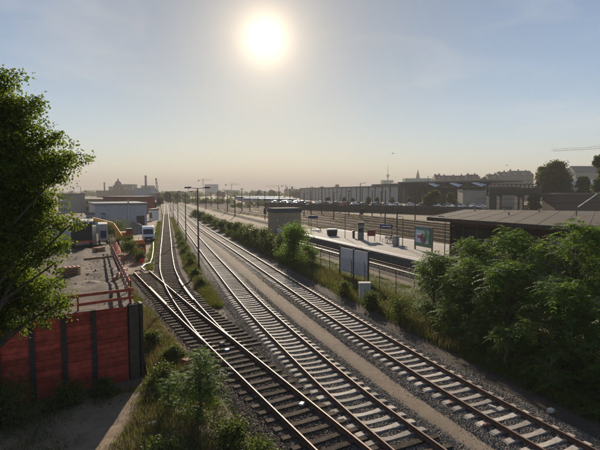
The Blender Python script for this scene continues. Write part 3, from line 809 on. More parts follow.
for s in (-1, 1):
    d_ = MB().box(min(s * .02, s * .39), max(s * .02, s * .39), -.292, -.272, .2, 1.40).build('door', 'cabinet_grey', cb)
    MB().box(s * .06 - .015, s * .06 + .015, -.315, -.294, .75, .95).build('handle', 'steel_dark', d_)

# ---------------------------------------------------------------- things on the platform (top at z = 0.96)
PZ = 0.962
def bench(label, loc, rz):
    t = thing('platform_bench', label, 'bench', loc, rz, 'platform benches')
    for k in range(4): MB().box(-.9, .9, -.24 + k * .115, -.24 + k * .115 + .095, .43, .46).build('seat_slat', 'bench_metal', t)
    for k in range(3): MB().bar((-.9, .27 + k * .03, .56 + k * .12), (.9, .27 + k * .03, .56 + k * .12), .03, .095).build('back_slat', 'bench_metal', t)
    for x in (-.7, .7):
        MB().bar((x, -.2, 0), (x, -.2, .43), .05, .05, up=(0, 1, 0)).bar((x, .22, 0), (x, .36, .88), .05, .05, up=(0, 1, 0)).bar((x, -.2, .41), (x, .25, .41), .05, .04).build('leg', 'steel_dark', t)
    return t
def pg(x, y): return on_ground(x, y, PZ)
bench('bench at the far end of the platform near the hut', pg(318, 231.5), R(-90))
bench('bench beside the blue platform sign, close to the poster', pg(386, 242.5), R(-90))
bench('second bench beside the blue platform sign, nearer the litter bin', pg(391, 243.0), R(-90))
t = thing('grit_bin', 'dark grit box with a pale lid on the platform', 'grit bin', pg(332, 235.5), R(-10))
MB().box(-.75, .75, -.5, .5, 0.06, .95, -.08).build('body', 'steel_dark', t); MB().box(-.86, .86, -.6, .6, .95, 1.12, .1).build('lid', 'cabinet_grey', t)
for x in (-.5, .5): MB().box(x - .1, x + .1, -.4, .4, 0, .06).build('foot', 'rubber', t)
t = thing('litter_bin', 'slim dark post-shaped litter bin on the platform', 'litter bin', pg(353.6, 238))
MB().lathe([(.22, 0), (.22, .06), (.19, .08), (.2, .95), (.24, .98), (.24, 1.12), (.1, 1.2)]).build('body', 'steel_dark', t)
t = thing('ticket_machine', 'tall grey ticket machine with rounded green top on the platform', 'ticket machine', pg(360.7, 239.5), R(-20))
MB().box(-.45, .45, -.32, .32, 0, 2.2).build('body', 'steel_grey', t); MB().box(-.35, .35, -.345, -.322, 1.1, 1.75).build('screen', 'glass_dark', t)
MB().side([(-.36, 2.2), (.36, 2.2), (.36, 2.5), (.2, 2.65), (-.2, 2.65), (-.36, 2.5)], -.5, .5).build('hood', 'pole_green', t)
t = thing('information_stand', 'red information stand on two legs on the platform', 'stand', pg(371.3, 241), R(-15))
MB().box(-.6, .6, -.08, .08, .75, 1.6).build('panel', 'dull_red', t)
for x in (-.5, .5): MB().box(x - .04, x + .04, -.04, .04, 0, .75).build('leg', 'steel_dark', t)
MB().box(-.65, .65, -.12, .12, 1.602, 1.67).build('top', 'steel_dark', t)
t = thing('platform_cabinet', 'grey cabinet standing beside the bench near the poster', 'cabinet', pg(395.8, 245.5), R(-15))
MB().box(-.4, .4, -.3, .3, .05, 1.25).build('body', 'steel_grey', t); MB().box(-.43, .43, -.33, .33, 1.25, 1.3).build('lid', 'steel_dark', t); MB().box(-.36, .36, -.32, -.302, .12, 1.18).build('door', 'cabinet_grey', t)
t = thing('platform_sign', 'dark blue station sign board on two posts', 'sign', pg(385.6, 243.0) + Vector((1.2, 2.2, 0)), R(-16))
MB().box(-.95, .95, -.06, .06, 1.9, 2.5).build('board', 'sign_blue', t)
for x in (-.85, .85): MB().box(x - .04, x + .04, .062, .13, 0, 2.5).build('post', 'steel_dark', t)
MB().box(-.7, .7, -.066, -.062, 2.13, 2.25).build('lettering_band', 'white_paint', t)
t = thing('platform_sign', 'small dark sign board on posts near the platform hut', 'sign', pg(318, 230.5) + Vector((1, 6, 0)), R(-16))
MB().box(-.95, .95, -.06, .06, 1.9, 2.5).build('board', 'sign_blue', t)
for x in (-.85, .85): MB().box(x - .04, x + .04, .062, .13, 0, 2.5).build('post', 'steel_dark', t)
# poster display
a_, b_ = pg(415, 249), pg(432, 252.5); d_ = (b_ - a_)
t = thing('poster_display', 'backlit-style poster display with a colourful advertisement on the platform', 'poster display', a_, math.atan2(d_.y, d_.x))
t['label'] = 'free-standing poster display with a green and red advertisement on the platform'
LW, H0, H1 = d_.length, 0.55, 3.0
for x in (0, LW): MB().box(x - .07, x + .07, -.08, .08, 0, H1).build('post', 'steel_grey', t)
MB().box(.07, LW - .07, -.07, .07, H0 - .06, H0 + .06).build('frame', 'steel_grey', t)
MB().box(.07, LW - .07, -.07, .07, H1 - .12, H1).build('frame', 'steel_grey', t)
MB().box(.07, LW - .07, -.03, .05, H0 + .06, H1 - .12).build('back_panel', 'steel_grey', t)
nx, nz = 26, 34; V = [(.08 + (LW - .16) * i / nx, -.034, H0 + .07 + (H1 - H0 - .2) * j / nz) for j in range(nz + 1) for i in range(nx + 1)]
Q = [(j * (nx + 1) + i, j * (nx + 1) + i + 1, (j + 1) * (nx + 1) + i + 1, (j + 1) * (nx + 1) + i) for j in range(nz) for i in range(nx)]
pm = array_mesh('poster', np.array(V), np.array(Q), 'poster_print'); at_ = pm.attributes.new('print', 'FLOAT_COLOR', 'FACE'); cols = []
for j in range(nz):
    for i in range(nx):
        u, v = (i + .5) / nx, (j + .5) / nz; c = (0.42, 0.50, 0.56)
        if v > .84: c = (0.04, 0.16, 0.17)
        if v < .14: c = (0.08, 0.20, 0.08)
        if .62 < v < .67 and .08 < u < .5: c = (.75, .75, .78)
        if (u - .22) ** 2 + ((v - .47) * 1.2) ** 2 < .011: c = (0.55, 0.04, 0.05)
        if ((u - .5) / .2) ** 2 + ((v - .42) / .27) ** 2 < 1: c = (0.05, 0.07, 0.09)
        if ((u - .52) / .07) ** 2 + ((v - .56) / .09) ** 2 < 1: c = (0.40, 0.22, 0.16)
        if abs(u - .46 + (v - .25) * .3) < .05 and .15 < v < .4: c = (.45, .06, .06)
        if abs(u - (.98 - (v - .1) * .48)) < .11 and v < .9: c = (0.13, 0.27, 0.07)
        if u > .86 and v > .12: c = (0.03, 0.09, 0.10)
        cols += [*c, 1]
at_.data.foreach_set('color', cols); link('poster', pm, t)

def pole_simple(name, label, loc, h, r=0.07, group=None, cat='pole', head=True, m='steel_dark'):
    t = thing(name, label, cat, loc, 0, group)
    MB().tube([(0, 0, -.2), (0, 0, h * .5), (0, 0, h)], [r, r * .85, r * .6], 8).build('pole', m, t)
    if head: MB().tube([(0, 0, h), (-.4, 0, h + .12)], .035, 6).box(-.95, -.35, -.12, .12, h + .06, h + .16, .03).build('lamp_head', 'steel_grey', t)
    return t
for px_, py_, ty in ((311, 234, 205), (345, 238, 206), (397, 246, 204), (402.5, 247, 217), (444.5, 255, 217)):
    p = pg(px_, py_); dep = p.x * SY + p.y * CY; h = at(px_, ty, dep).z - PZ
    pole_simple('platform_lamp', 'slim dark platform lamp post ' + {311: 'beside the far bench near the hut', 345: 'between the grit box and the litter bin', 397: 'behind the bench and its grey cabinet', 402.5: 'just short of the poster display', 444.5: 'between the poster display and the station roof'}[px_], p, h, .06, 'platform lamp posts', 'lamp post')

# ---------------------------------------------------------------- twin-arm lamps along the lineside
def twin_lamp(label, loc, h, rz):
    t = thing('street_lamp', label, 'lamp post', loc, rz, 'twin-armed lineside lamps')
    MB().tube([(0, 0, -.2), (0, 0, h * .45), (0, 0, h)], [.10, .085, .06], 10).build('pole', 'pole_green', t)
    MB().tube([(0, 0, -.2), (0, 0, .9)], .13, 10).build('pole_base', 'pole_green', t)
    MB().tube([(-.75, 0, h + .02), (0, 0, h - .03), (.75, 0, h + .02)], .035, 6).build('arm', 'pole_green', t)
    for s in (-1, 1): MB().box(min(s * .65, s * 1.35), max(s * .65, s * 1.35), -.14, .14, h - .02, h + .12, .05).build('lamp_head', 'steel_dark', t)
    return t
lamps = [((3.15, 48.6), 8.75, 'nearest twin-armed lamp post on the grass strip between the tracks'), ((3.05, 79), 8.3, 'second twin-armed lamp post along the grass strip'),
         ((2.6, 115), 8.2, 'third twin-armed lamp post along the grass strip'), ((2.0, 152), 8.2, 'fourth twin-armed lamp post along the grass strip'), ((1.5, 195), 8.2, 'fifth and farthest twin-armed lamp post along the grass strip')]
for (x, y), h, lab in lamps: twin_lamp(lab, (x, y, -.15), h + .1, R(-8))

# ---------------------------------------------------------------- vehicles and plant
def wheel(parent, x, y, r, w, name='wheel'):
    b = MB(); n = 14; vs = []; fs = []
    prof = [(0, -w / 2), (r * .6, -w / 2), (r * .92, -w / 2), (r, -w / 2 + .03), (r, w / 2 - .03), (r * .92, w / 2), (r * .6, w / 2), (0, w / 2)]
    for rr, xx in prof:
        for k in range(n):
            a = 2 * math.pi * k / n; vs.append((x + xx, y + rr * math.cos(a), r + rr * math.sin(a)))
    for i in range(len(prof) - 1):
        for k in range(n): fs.append((i * n + k, i * n + (k + 1) % n, (i + 1) * n + (k + 1) % n, (i + 1) * n + k))
    b.add(vs, fs); o = b.build('wheel', 'rubber', parent)
    c = MB(); s = w / 2 + .004
    for sg in (-1, 1):
        c.add([(x + sg * s, y + r * .55 * math.cos(2 * math.pi * k / 10), r + r * .55 * math.sin(2 * math.pi * k / 10)) for k in range(10)], [tuple(range(10))])
    c.build('rim', 'steel_grey', o)
    return o
def make_car(label, paint, loc, rz, group):
    t = thing('parked_car', label, 'car', loc, rz, group)
    prof = [(-2.1, .28), (-2.12, .6), (-2.0, .78), (-1.1, .92), (-.45, 1.40), (.2, 1.48), (1.0, 1.44), (1.75, .98), (2.05, .92), (2.12, .5), (2.05, .28)]
    b = MB(); n = len(prof); vs = []
    for x, k in ((-.86, 1), (-.80, 1.0), (.80, 1), (.86, 1)):
        for y, z in prof:
            inner = .12 if z > 1.0 else 0
            vs.append((x - math.copysign(inner, x) * (1 if abs(x) > .5 else 0), y, z if abs(x) < .85 else min(z, z - .015)))
    fs = [tuple(range(n)), tuple(range(3 * n, 4 * n))[::-1]]
    for j in range(3): fs += [(j * n + i, (j + 1) * n + i, (j + 1) * n + (i + 1) % n, j * n + (i + 1) % n) for i in range(n)]
    b.add(vs, fs).build('body', paint, t)
    MB().add([(-.66, -1.03, .965), (.66, -1.03, .965), (.62, -.5, 1.375), (-.62, -.5, 1.375)], [(0, 1, 2, 3)]).build('windscreen', 'glass_dark', t)
    MB().add([(-.62, 1.1, 1.395), (.62, 1.1, 1.395), (.66, 1.68, 1.04), (-.66, 1.68, 1.04)], [(0, 1, 2, 3)]).build('rear_window', 'glass_dark', t)
    for s in (-1, 1):
        MB().add([(s * .80, -.85, .98), (s * .765, -.38, 1.36), (s * .765, .98, 1.37), (s * .80, 1.5, 1.0)], [(0, 1, 2, 3)]).build('side_window', 'glass_dark', t)
        MB().box(s * .6 - .16, s * .6 + .16, -2.14, -2.09, .62, .74).build('headlight', 'white_paint', t)
        for y in (-1.3, 1.3): wheel(t, s * .78, y, .31, .2)
    return t
van = thing('delivery_van', 'white high-roofed delivery van on the dirt road facing the bridge', 'van', (-3.15, 80.4, -0.06), R(4))
prof = [(-2.7, .35), (-2.75, .75), (-2.6, 1.05), (-1.75, 1.22), (-1.05, 2.15), (-.6, 2.42), (2.6, 2.45), (2.75, 2.2), (2.75, .35)]
b = MB(); n = len(prof); vs = []
for x in (-.98, -.9, .9, .98):
    for y, z in prof: vs.append((x * (1 - .06 * max(0, z - 1.2)), y, z - (.04 if abs(x) > .95 and z > 2 else 0)))
fs = [tuple(range(n)), tuple(range(3 * n, 4 * n))[::-1]]
for j in range(3): fs += [(j * n + i, (j + 1) * n + i, (j + 1) * n + (i + 1) % n, j * n + (i + 1) % n) for i in range(n)]
b.add(vs, fs).build('body', 'car_white', van)
MB().add([(-.80, -1.73, 1.27), (.80, -1.73, 1.27), (.76, -1.12, 2.10), (-.76, -1.12, 2.10)], [(0, 1, 2, 3)]).build('windscreen', 'glass_dark', van)
MB().box(-.62, .62, -2.79, -2.72, .62, .98).build('grille', 'steel_dark', van); MB().box(-.95, .95, -2.82, -2.7, .36, .58).build('bumper', 'rubber', van)
MB().box(-.26, .26, -2.835, -2.822, .42, .53).build('number_plate', 'white_paint', van)
for s in (-1, 1):
    MB().box(s * .78 - .14, s * .78 + .14, -2.76, -2.66, .78, 1.02).build('headlight', 'cabinet_grey', van)
    MB().box(s * 1.08 - .08, s * 1.08 + .08, -1.6, -1.5, 1.35, 1.65).build('mirror', 'rubber', van)
    MB().add([(s * .985, -1.35, 1.3), (s * .945, -.85, 2.0), (s * .945, -.2, 2.0), (s * .985, -.2, 1.3)], [(0, 1, 2, 3)]).build('side_window', 'glass_dark', van)
    for y in (-1.75, 1.6): wheel(van, s * .86, y, .36, .22)

roller = thing('compact_roller', 'small orange construction machine on the dirt road', 'construction machine', (-3.75, 63.6, -0.06), R(25))
MB().side([(-1.0, .5), (1.1, .5), (1.1, 1.1), (.6, 1.25), (.5, 1.9), (-.5, 1.95), (-.95, 1.5)], -.62, .62).build('body', 'orange_paint', roller)
MB().box(-.55, .55, 1.15, 1.8, .5, 1.05, .08).build('engine_hood', 'orange_paint', roller)
MB().box(-.5, .5, -.98, -.85, 1.0, 1.42).build('grille', 'steel_dark', roller)
for y in (-.6, 1.3):
    b = MB(); vs = []; fs = []
    for x in (-.6, .6):
        for k in range(14): vs.append((x, y + .42 * math.cos(2 * math.pi * k / 14), .42 + .42 * math.sin(2 * math.pi * k / 14)))
    fs = [tuple(range(14)), tuple(range(14, 28))] + [(k, (k + 1) % 14, 14 + (k + 1) % 14, 14 + k) for k in range(14)]
    b.add(vs, fs).build('drum', 'steel_dark', roller)
MB().tube([(.45, 1.0, 1.2), (.45, 1.0, 2.1)], .04, 6).build('exhaust', 'steel_dark', roller)

digger = thing('excavator', 'yellow tracked excavator with its bent boom raised behind the netting', 'excavator', (-6.3, 73.0, 0.0), R(8))
for s in (-1, 1):
    MB().side([(-1.7, .0), (1.7, .0), (2.0, .3), (1.95, .6), (1.6, .8), (-1.6, .8), (-1.95, .6), (-2.0, .3)], s * 1.05 - .27, s * 1.05 + .27).build('crawler', 'rubber', digger)
MB().box(-1.1, 1.1, -.9, 1.9, .95, 1.15).build('turntable', 'steel_dark', digger)
MB().box(-1.2, 1.2, .2, 2.1, 1.16, 2.1, .1).build('engine_body', 'digger_yellow', digger)
MB().box(0.2, 1.2, -1.2, .18, 1.16, 2.75, .09).build('cab', 'steel_dark', digger)
MB().box(.28, 1.12, -1.19, -1.14, 1.7, 2.6, 0).build('windscreen', 'glass_dark', digger)
MB().bar((-.4, -.6, 1.5), (-1.6, -.4, 3.5), .35, .45).bar((-1.6, -.4, 3.5), (-4.2, .3, 4.3), .32, .42).build('boom', 'digger_yellow', digger)
MB().bar((-4.1, .3, 4.35), (-5.6, .6, 2.1), .26, .34).build('arm', 'digger_yellow', digger)
MB().side([(.2, 1.1), (.9, 1.0), (1.1, 1.6), (.8, 2.2), (.3, 2.2)], -6.1, -5.1).build('bucket', 'steel_dark', digger)
MB().tube([(-.6, -.5, 1.9), (-1.9, -.3, 3.2)], .08, 8).build('ram', 'steel_grey', digger)

YT_Z = lambda y: float(yard_z(y))
tk = thing('tipper_truck', 'parked truck seen from behind with a dark net-covered load body', 'truck', (-10.0, 60.0, YT_Z(60.5)), R(8))
MB().box(-1.2, 1.2, 0, 5.6, 1.0, 1.15).build('chassis', 'steel_dark', tk)
MB().box(-1.22, 1.22, -.05, 5.0, 1.17, 3.25, .06).build('load_body', 'shed_dark', tk)
for x in (-1.16, -.58, 0, .58, 1.16): MB().box(x - .04, x + .04, -.1, -.052, 1.17, 3.2).build('stake', 'steel_dark', tk)
MB().box(-1.3, 1.3, -.14, 5.05, 3.26, 3.42).build('top_frame', 'cabinet_grey', tk)
MB().box(-1.15, 1.15, 5.3, 7.1, .8, 2.9, .1).build('cab', 'car_white', tk)
MB().box(-1.2, 1.2, -.16, -.06, .82, .98).build('bumper', 'barrier_red', tk)
for s in (-1, 1):
    MB().box(s * .9 - .15, s * .9 + .15, -.19, -.162, .84, .96).build('tail_light', 'red_sign', tk)
    for y in (.9, 2.2, 6.0): wheel(tk, s * .98, y, .48, .34)
tr = thing('box_trailer', 'tall pale grey box trailer beside the net-covered truck', 'trailer', (-8.3, 65.5, YT_Z(65.5)), R(8))
MB().box(-.6, .6, 0, 4.5, .7, 2.9, .02).build('body', 'cabinet_grey', tr)
MB().box(-.3, .4, -.03, .03, 1.0, 2.0).build('door', 'sign_blue', tr)
for s in (-1, 1):
    for y in (1.0, 3.5): wheel(tr, s * .48, y, .36, .22)
ct = thing('site_container', 'rusty site container behind the trucks on the yard', 'container', (-12.5, 68, YT_Z(68) - .05), R(10))
MB().box(-3, 3, 0, 2.4, 0, 2.6).build('body', 'box_metal', ct)
for k in range(12): MB().box(-2.85 + k * .48, -2.6 + k * .48, -.05, -.002, .15, 2.5).build('rib', 'box_metal', ct)
# spoil heaps
def heap(label, loc, rx, ry, h, seed):
    n = 22; r = np.linspace(0, 1, 9); V = []; 
    for i, rr in enumerate(r):
        for k in range(n):
            a = 2 * math.pi * k / n; z = h * (1 - rr) ** 1.1 + (.12 * h * math.sin(3 * a + seed) * rr * (1 - rr) * 3) - .05
            q = 1 + .12 * math.sin(2 * a + seed) + .06 * math.sin(5 * a)
            V.append((rx * rr * q * math.cos(a), ry * rr * q * math.sin(a), z + (.10 * h * math.sin(9 * a + 7 * rr + seed) * math.sin(11 * rr + seed) if 0 < rr < 1 else 0)))
    Q = [(i * n + k, i * n + (k + 1) % n, (i + 1) * n + (k + 1) % n, (i + 1) * n + k) for i in range(8) for k in range(n)]
    o = link('spoil_heap', array_mesh('spoil_heap', np.array(V), np.array(Q), 'spoil', smooth=True)); o.location = loc
    return tag(o, label, 'earth heap')
heap('brown spoil heap in front of the grey metal shed', (-6.6, 96, -.1), 4.2, 3.5, 2.4, 1)
heap('low spoil heap beside the trucks on the yard', (-16, 74, .3), 4.5, 3, 1.8, 2)
for i, (x, y, rx, ry, h, lab) in enumerate([(-4.6, 29.5, 1.5, .8, .14, 'flat pale earth heap on the yard close behind the plank railing'), (-4.3, 36, 1.9, .9, .18, 'long low earth heap in the middle of the yard'), (-7.4, 41, 1.6, 1.0, .2, 'earth heap on the yard nearer the tall tree'), (-6.2, 48.5, 1.7, .9, .2, 'low earth heap in front of the parked trucks'), (-3.3, 25.6, .9, .5, .12, 'small earth heap beside the barrier near the wall corner')]):
    heap(lab, (x, y, float(yard_z(y)) - .02), rx, ry, h, i + 3.3)
for i, (x, y, rz, lab) in enumerate([(-6.4, 33.5, .3, 'stack of pallets on the yard beside the tall tree'), (-7.2, 53.0, 1.1, 'stack of pallets in front of the parked truck')]):
    pl_ = thing('pallet_stack', lab, 'pallets', (x, y, float(yard_z(y)) + .02), rz, 'pallet stacks on the yard')
    for lv in range(4):
        for q in range(5): MB().box(-.6 + q * .26, -.44 + q * .26, -.4, .4, lv * .15 + .1, lv * .15 + .125).build('deck_board', 'cardboard', pl_)
        for q in (-.38, -.04, .3): MB().box(-.6, .6, q, q + .09, lv * .15, lv * .15 + .098).build('bearer', 'cardboard', pl_)
for i, (x, y, rz, lab) in enumerate([(-3.0, 31.5, 1.45, 'long timber beam lying along the barrier on the yard'), (-5.6, 44.5, .5, 'timber beam lying across the middle of the yard')]):
    b_ = MB().box(-1.8, 1.8, -.1, .1, 0, .2); o = b_.build('timber_beam', 'cardboard'); o.location = (x, y, float(yard_z(y)) + .1); o.rotation_euler = (0, .0, rz); tag(o, lab, 'beam')

# red end-of-track board and pale cable duct
eb = thing('stop_board', 'small red square stop board where the siding ends', 'sign', (-2.75, 52.6, -.1), R(-14))
MB().box(-.03, .03, -.03, .03, 0, .9).build('post', 'steel_dark', eb); MB().box(-.22, .22, -.05, -.032, .55, .98).build('plate', 'red_sign', eb)
hs = MB().tube([(-2.35, 49.2, .12), (-2.75, 51.0, .16), (-2.5, 53.2, .13), (-2.0, 54.4, .08), (-1.9, 58, .05), (-1.95, 66, .05), (-2.3, 80, .05), (-2.5, 95, .05)], .09, 8)
tag(hs.build('cable_duct', 'cabinet_grey'), 'pale duct snaking from the end of the siding along the track', 'duct')

# ---------------------------------------------------------------- buildings of the middle distance
def box_house(name, label, cat, x0, x1, ytop, dep, depth, wall_m, roof_m, base=-.2, rz=0.0, rows=0, cols_=0, parapet=.4, gable=0.0, group=None, win='window_dark', stuff_windows=True):
    """a block seen between photograph columns x0..x1, its top at row ytop, dep metres ahead"""
    a, b = at(x0, ytop, dep), at(x1, ytop, dep); w = (b - a).length; c = (a + b) / 2; H = a.z - base
    t = thing(name, label, cat, (c.x, c.y, base), -YAW + rz, group)
    MB().box(-w / 2, w / 2, 0, depth, 0, H - (parapet if not gable else gable)).build('wall', wall_m, t)
    if gable:
        g = H - gable; o = .3
        MB().add([(-w / 2 - o, -o, g), (w / 2 + o, -o, g), (w / 2 + o, depth + o, g), (-w / 2 - o, depth + o, g), (-w / 2 + o, depth / 2, H), (w / 2 - o, depth / 2, H)],
                 [(0, 1, 5, 4), (1, 2, 5), (2, 3, 4, 5), (3, 0, 4), (3, 2, 1, 0)]).build('roof', roof_m, t)
    else:
        MB().box(-w / 2 - .2, w / 2 + .2, -.2, depth + .2, H - parapet, H).build('roof', roof_m, t)
    if rows and cols_:
        g = H - (gable or parapet); b_ = MB(); dz = g / rows; dx = w / cols_
        for r in range(rows):
            for k in range(cols_):
                X = -w / 2 + (k + .5) * dx; Z = (r + .55) * dz
                b_.box(X - dx * .28, X + dx * .28, -.12, -.02, Z - dz * .27, Z + dz * .27)
        o_ = b_.build('windows', win, t); o_['kind'] = 'stuff'
    return t, w, H
# grey metal shed and brick range by the dirt road
sh = thing('metal_shed', 'large grey windowless metal shed beside the dirt road', 'shed', (-4.7, 116, -.2), R(13))
MB().box(-11.5, 0, 0, 16, 0, 5.3).build('wall', 'box_metal', sh)
MB().box(-11.8, .3, -.3, 16.3, 5.3, 5.75).build('roof', 'steel_grey', sh)
for k in range(24): MB().box(-11.4 + k * .48, -11.25 + k * .48, -.06, -.002, .1, 5.28).build('wall_rib', 'box_metal', sh)
for k in range(20): MB().box(.002, .06, .2 + k * .78, .4 + k * .78, .1, 5.28).build('wall_rib', 'box_metal', sh)
MB().box(-4.4, -4.1, -.3, -.062, 0, 6.6).build('downpipe', 'cabinet_grey', sh); MB().box(-2.4, -.6, -.12, -.064, 0, 2.6).build('door', 'steel_dark', sh)
box_house('brick_workshop', 'long dark red workshop showing above the grey metal shed', 'building', 103, 142, 196.5, 160, 14, 'brick_red', 'roof_tile', rows=2, cols_=10)
box_house('site_office', 'low pale building behind the trucks beside the tall tree', 'building', 86, 104, 213, 105, 6, 'plaster_grey', 'roof_grey', rows=1, cols_=4)
box_house('annex', 'small white hut between the grey shed and the tracks', 'hut', 148.5, 153, 209, 128, 5, 'white_paint', 'roof_grey', rows=1, cols_=1)
box_house('long_wall_building', 'long low brown building far behind the yard by the tall tree', 'building', 58, 106, 199, 190, 12, 'plaster_warm', 'roof_tile', rows=2, cols_=14)
box_house('flat_block', 'small flat-topped dark block right beside the tall tree', 'building', 58, 70, 193.5, 175, 12, 'plaster_grey', 'roof_grey', rows=3, cols_=5)
for px_, by, ty, lab in ((72.5, 216, 190, 'double-headed street lamp by the flat block next to the tall tree'), (82, 225, 187, 'taller street lamp standing between the tree and the far chimneys')):
    p = on_ground(px_, by); dep = p.x * SY + p.y * CY
    pole_simple('street_lamp', lab, p, at(px_, ty, dep).z, .08, None, 'lamp post', m='steel_grey')
# leaning lattice mast
p = on_ground(160.3, 216); dep = p.x * SY + p.y * CY; H = at(158.5, 178, dep).z
lm = thing('lattice_mast', 'slender lattice mast leaning slightly beside the single track', 'mast', p)
for sx, sy in ((-1, -1), (1, -1), (1, 1), (-1, 1)): MB().bar((sx * .6, sy * .6, -.2), (-1.1 + sx * .14, sy * .14, H), .13, .13, up=(1, 0, 0)).build('leg', 'steel_dark', lm)
for k in range(11):
    u, v = k / 11, (k + 1) / 11; q = lambda t, s, f: ((-1.1 * t) + s * (.6 - .46 * t), f * (.6 - .46 * t), H * t)
    MB().bar(q(u, -1, -1), q(v, 1, -1), .08, .08).bar(q(u, 1, 1), q(v, -1, 1), .08, .08).bar(q(u, 1, -1), q(v, 1, 1), .08, .08).bar(q(u, -1, 1), q(v, -1, -1), .08, .08).build('brace', 'steel_dark', lm)

# long pale hall with dark columns, at right angles to nothing but the tracks
hA, hB = at(402, 0, 236), at(300, 0, 470); hA.z = hB.z = -.2
hd = (hB - hA); hL = hd.length
hall = thing('warehouse_hall', 'long pale panelled warehouse hall beyond the rail yard', 'warehouse', hA, math.atan2(hd.y, hd.x))
MB().box(0, hL, -24, -.15, 0, 10.9).build('wall', 'hall_panel', hall)
k = 0; nb = 22; bw = hL / nb
for k in range(nb):
    MB().box(k * bw + .55, (k + 1) * bw - .55, -.148, .05, 1.0, 10.5).build('panel', 'hall_panel', hall)
    MB().box(k * bw - .35, k * bw + .35, -.14, .35, 0, 10.95).build('column', 'steel_dark', hall)
MB().box(-.6, hL + .6, -24.6, .5, 10.96, 11.6).build('roof', 'roof_grey', hall)
for x in (12, 30, 38, 52): MB().box(x, x + 7, -14, -8, 11.6, 12.9).build('roof_unit', 'steel_dark', hall)
# open dark shed that carries on from it
dA, dB = at(404, 0, 232), at(497, 0, 190); dA.z = dB.z = -.2; dd = dB - dA; dL = dd.length
ds = thing('open_shed', 'dark open-sided goods shed with a thin flat roof line', 'shed', dA, math.atan2(dd.y, dd.x))
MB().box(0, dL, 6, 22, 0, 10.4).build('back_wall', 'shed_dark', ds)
MB().box(-1, dL + 1, -1.2, 23, 12.5, 13.2).build('roof', 'roof_grey', ds)
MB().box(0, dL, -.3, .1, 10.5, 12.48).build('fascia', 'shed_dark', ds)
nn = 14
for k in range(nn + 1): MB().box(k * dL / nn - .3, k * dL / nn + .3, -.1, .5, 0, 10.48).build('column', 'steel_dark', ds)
for u0, u1 in ((.33, .50), (.56, .74), (.78, .97)):                  # pale sloping skylight roofs
    x0, x1 = u0 * dL, u1 * dL; xm = (x0 + x1) / 2
    MB().add([(x0, -4.5, 10.2), (xm, -4.5, 12.0), (x1, -4.5, 10.4), (x0, -.35, 11.3), (xm, -.35, 12.44), (x1, -.35, 11.4)], [(0, 1, 4, 3), (1, 2, 5, 4)]).build('skylight', 'skylight', ds)
    MB().bar((x0, -4.5, 10.1), (xm, -4.5, 11.9), .2, .3).bar((xm, -4.5, 11.9), (x1, -4.5, 10.3), .2, .3).build('truss', 'steel_dark', ds)
box_house('beige_store', 'blank beige walled store under the shed skylights', 'building', 463, 521, 189.5, 178, 6, 'beige_wall', 'roof_grey', rows=0)
# dark steel loading bridge
bA, bB = at(495.5, 0, 150), at(549, 0, 150); bA.z = bB.z = -.2; bdir = bB - bA; bL = bdir.length
br = thing('steel_footbridge', 'dark steel footbridge on lattice legs at the edge of the rail yard', 'bridge', bA, math.atan2(bdir.y, bdir.x))
MB().box(0, bL, 0, 2.6, 7.6, 8.0).build('deck', 'steel_dark', br)
for yy_ in (0.0, 2.5):
    MB().box(-.1, bL + .1, yy_ - .1, yy_ + .1, 10.75, 11.0).build('top_chord', 'steel_dark', br)
    MB().box(-.1, bL + .1, yy_ - .12, yy_ + .12, 7.2, 7.58).build('bottom_chord', 'steel_dark', br)
    MB().box(0, bL, yy_ - .04, yy_ + .04, 8.02, 9.6).build('side_panel', 'dark_timber', br)
    for k in range(13): MB().box(k * bL / 12 - .1, k * bL / 12 + .1, yy_ - .13, yy_ + .13, 7.6, 10.74).build('upright', 'steel_dark', br)
for x0, x1 in ((.1, 2.6), (3.6, 4.3), (9.6, 10.3), (11.2, 11.7)):
    MB().box(x0, x1, .2, 2.4, 0, 7.18).build('leg', 'steel_dark', br)
for k in range(9): MB().box(bL * .62 + k * .9, bL * .62 + k * .9 + .85, 2.7, 3.8, 7.0 - k * .8, 7.12 - k * .8).build('stair_tread', 'steel_dark', br)
box_house('timber_store', 'brown plank-clad store at the edge of the yard by the tall dark tree', 'building', 556, 606, 193, 140, 8, 'dark_timber', 'roof_grey', rows=0)
box_house('white_roofed_shop', 'low building with a pale sloping roof behind the plank-clad store', 'building', 570, 604, 179.5, 190, 12, 'plaster_grey', 'skylight', gable=2.4, rows=1, cols_=7)
wb = MB(); a, b = at(578, 207, 120), at(600, 192, 120); wb.bar(a, b, .16, .2); tag(wb.build('sloping_beam', 'white_paint'), 'pale sloping beam in front of the plank-clad store', 'beam')

# dark wall of the raised car park and the cars above it
kA, kB = Vector((46, 214, 0)), Vector((102, 128, 0)); kd = kB - kA; kL = kd.length
kw = thing('car_park_wall', 'long dark brown retaining wall of the raised car park beyond the yard', 'wall', kA, math.atan2(kd.y, kd.x))
npn = 34
for k in range(npn):
    MB().box(k * kL / npn + .06, (k + 1) * kL / npn - .06, -.0, .3, -.2, 2.9 + random.uniform(-.1, .1)).build('panel', 'wall_brown', kw)
    MB().box(k * kL / npn - .12, k * kL / npn + .12, -.12, .25, -.2, 3.2).build('post', 'steel_dark', kw)
kn = Vector((-kd.y, kd.x, 0)).normalized()
dk = MB().prism([kA[:2], kB[:2], (kB + kn * 60)[:2], (kA + kn * 60)[:2]], -.2, 2.3).build('car_park', 'yard_earth'); tag(dk, kind='structure')
paints = ['car_white', 'car_silver', 'car_dark', 'car_silver', 'car_red', 'car_white', 'car_blue', 'car_dark']
words = {'car_white': 'white', 'car_silver': 'silver', 'car_dark': 'dark', 'car_red': 'red', 'car_blue': 'blue'}
protos = {}; cnt = {}; NTH = 'first second third fourth fifth sixth seventh eighth ninth tenth eleventh twelfth'.split()
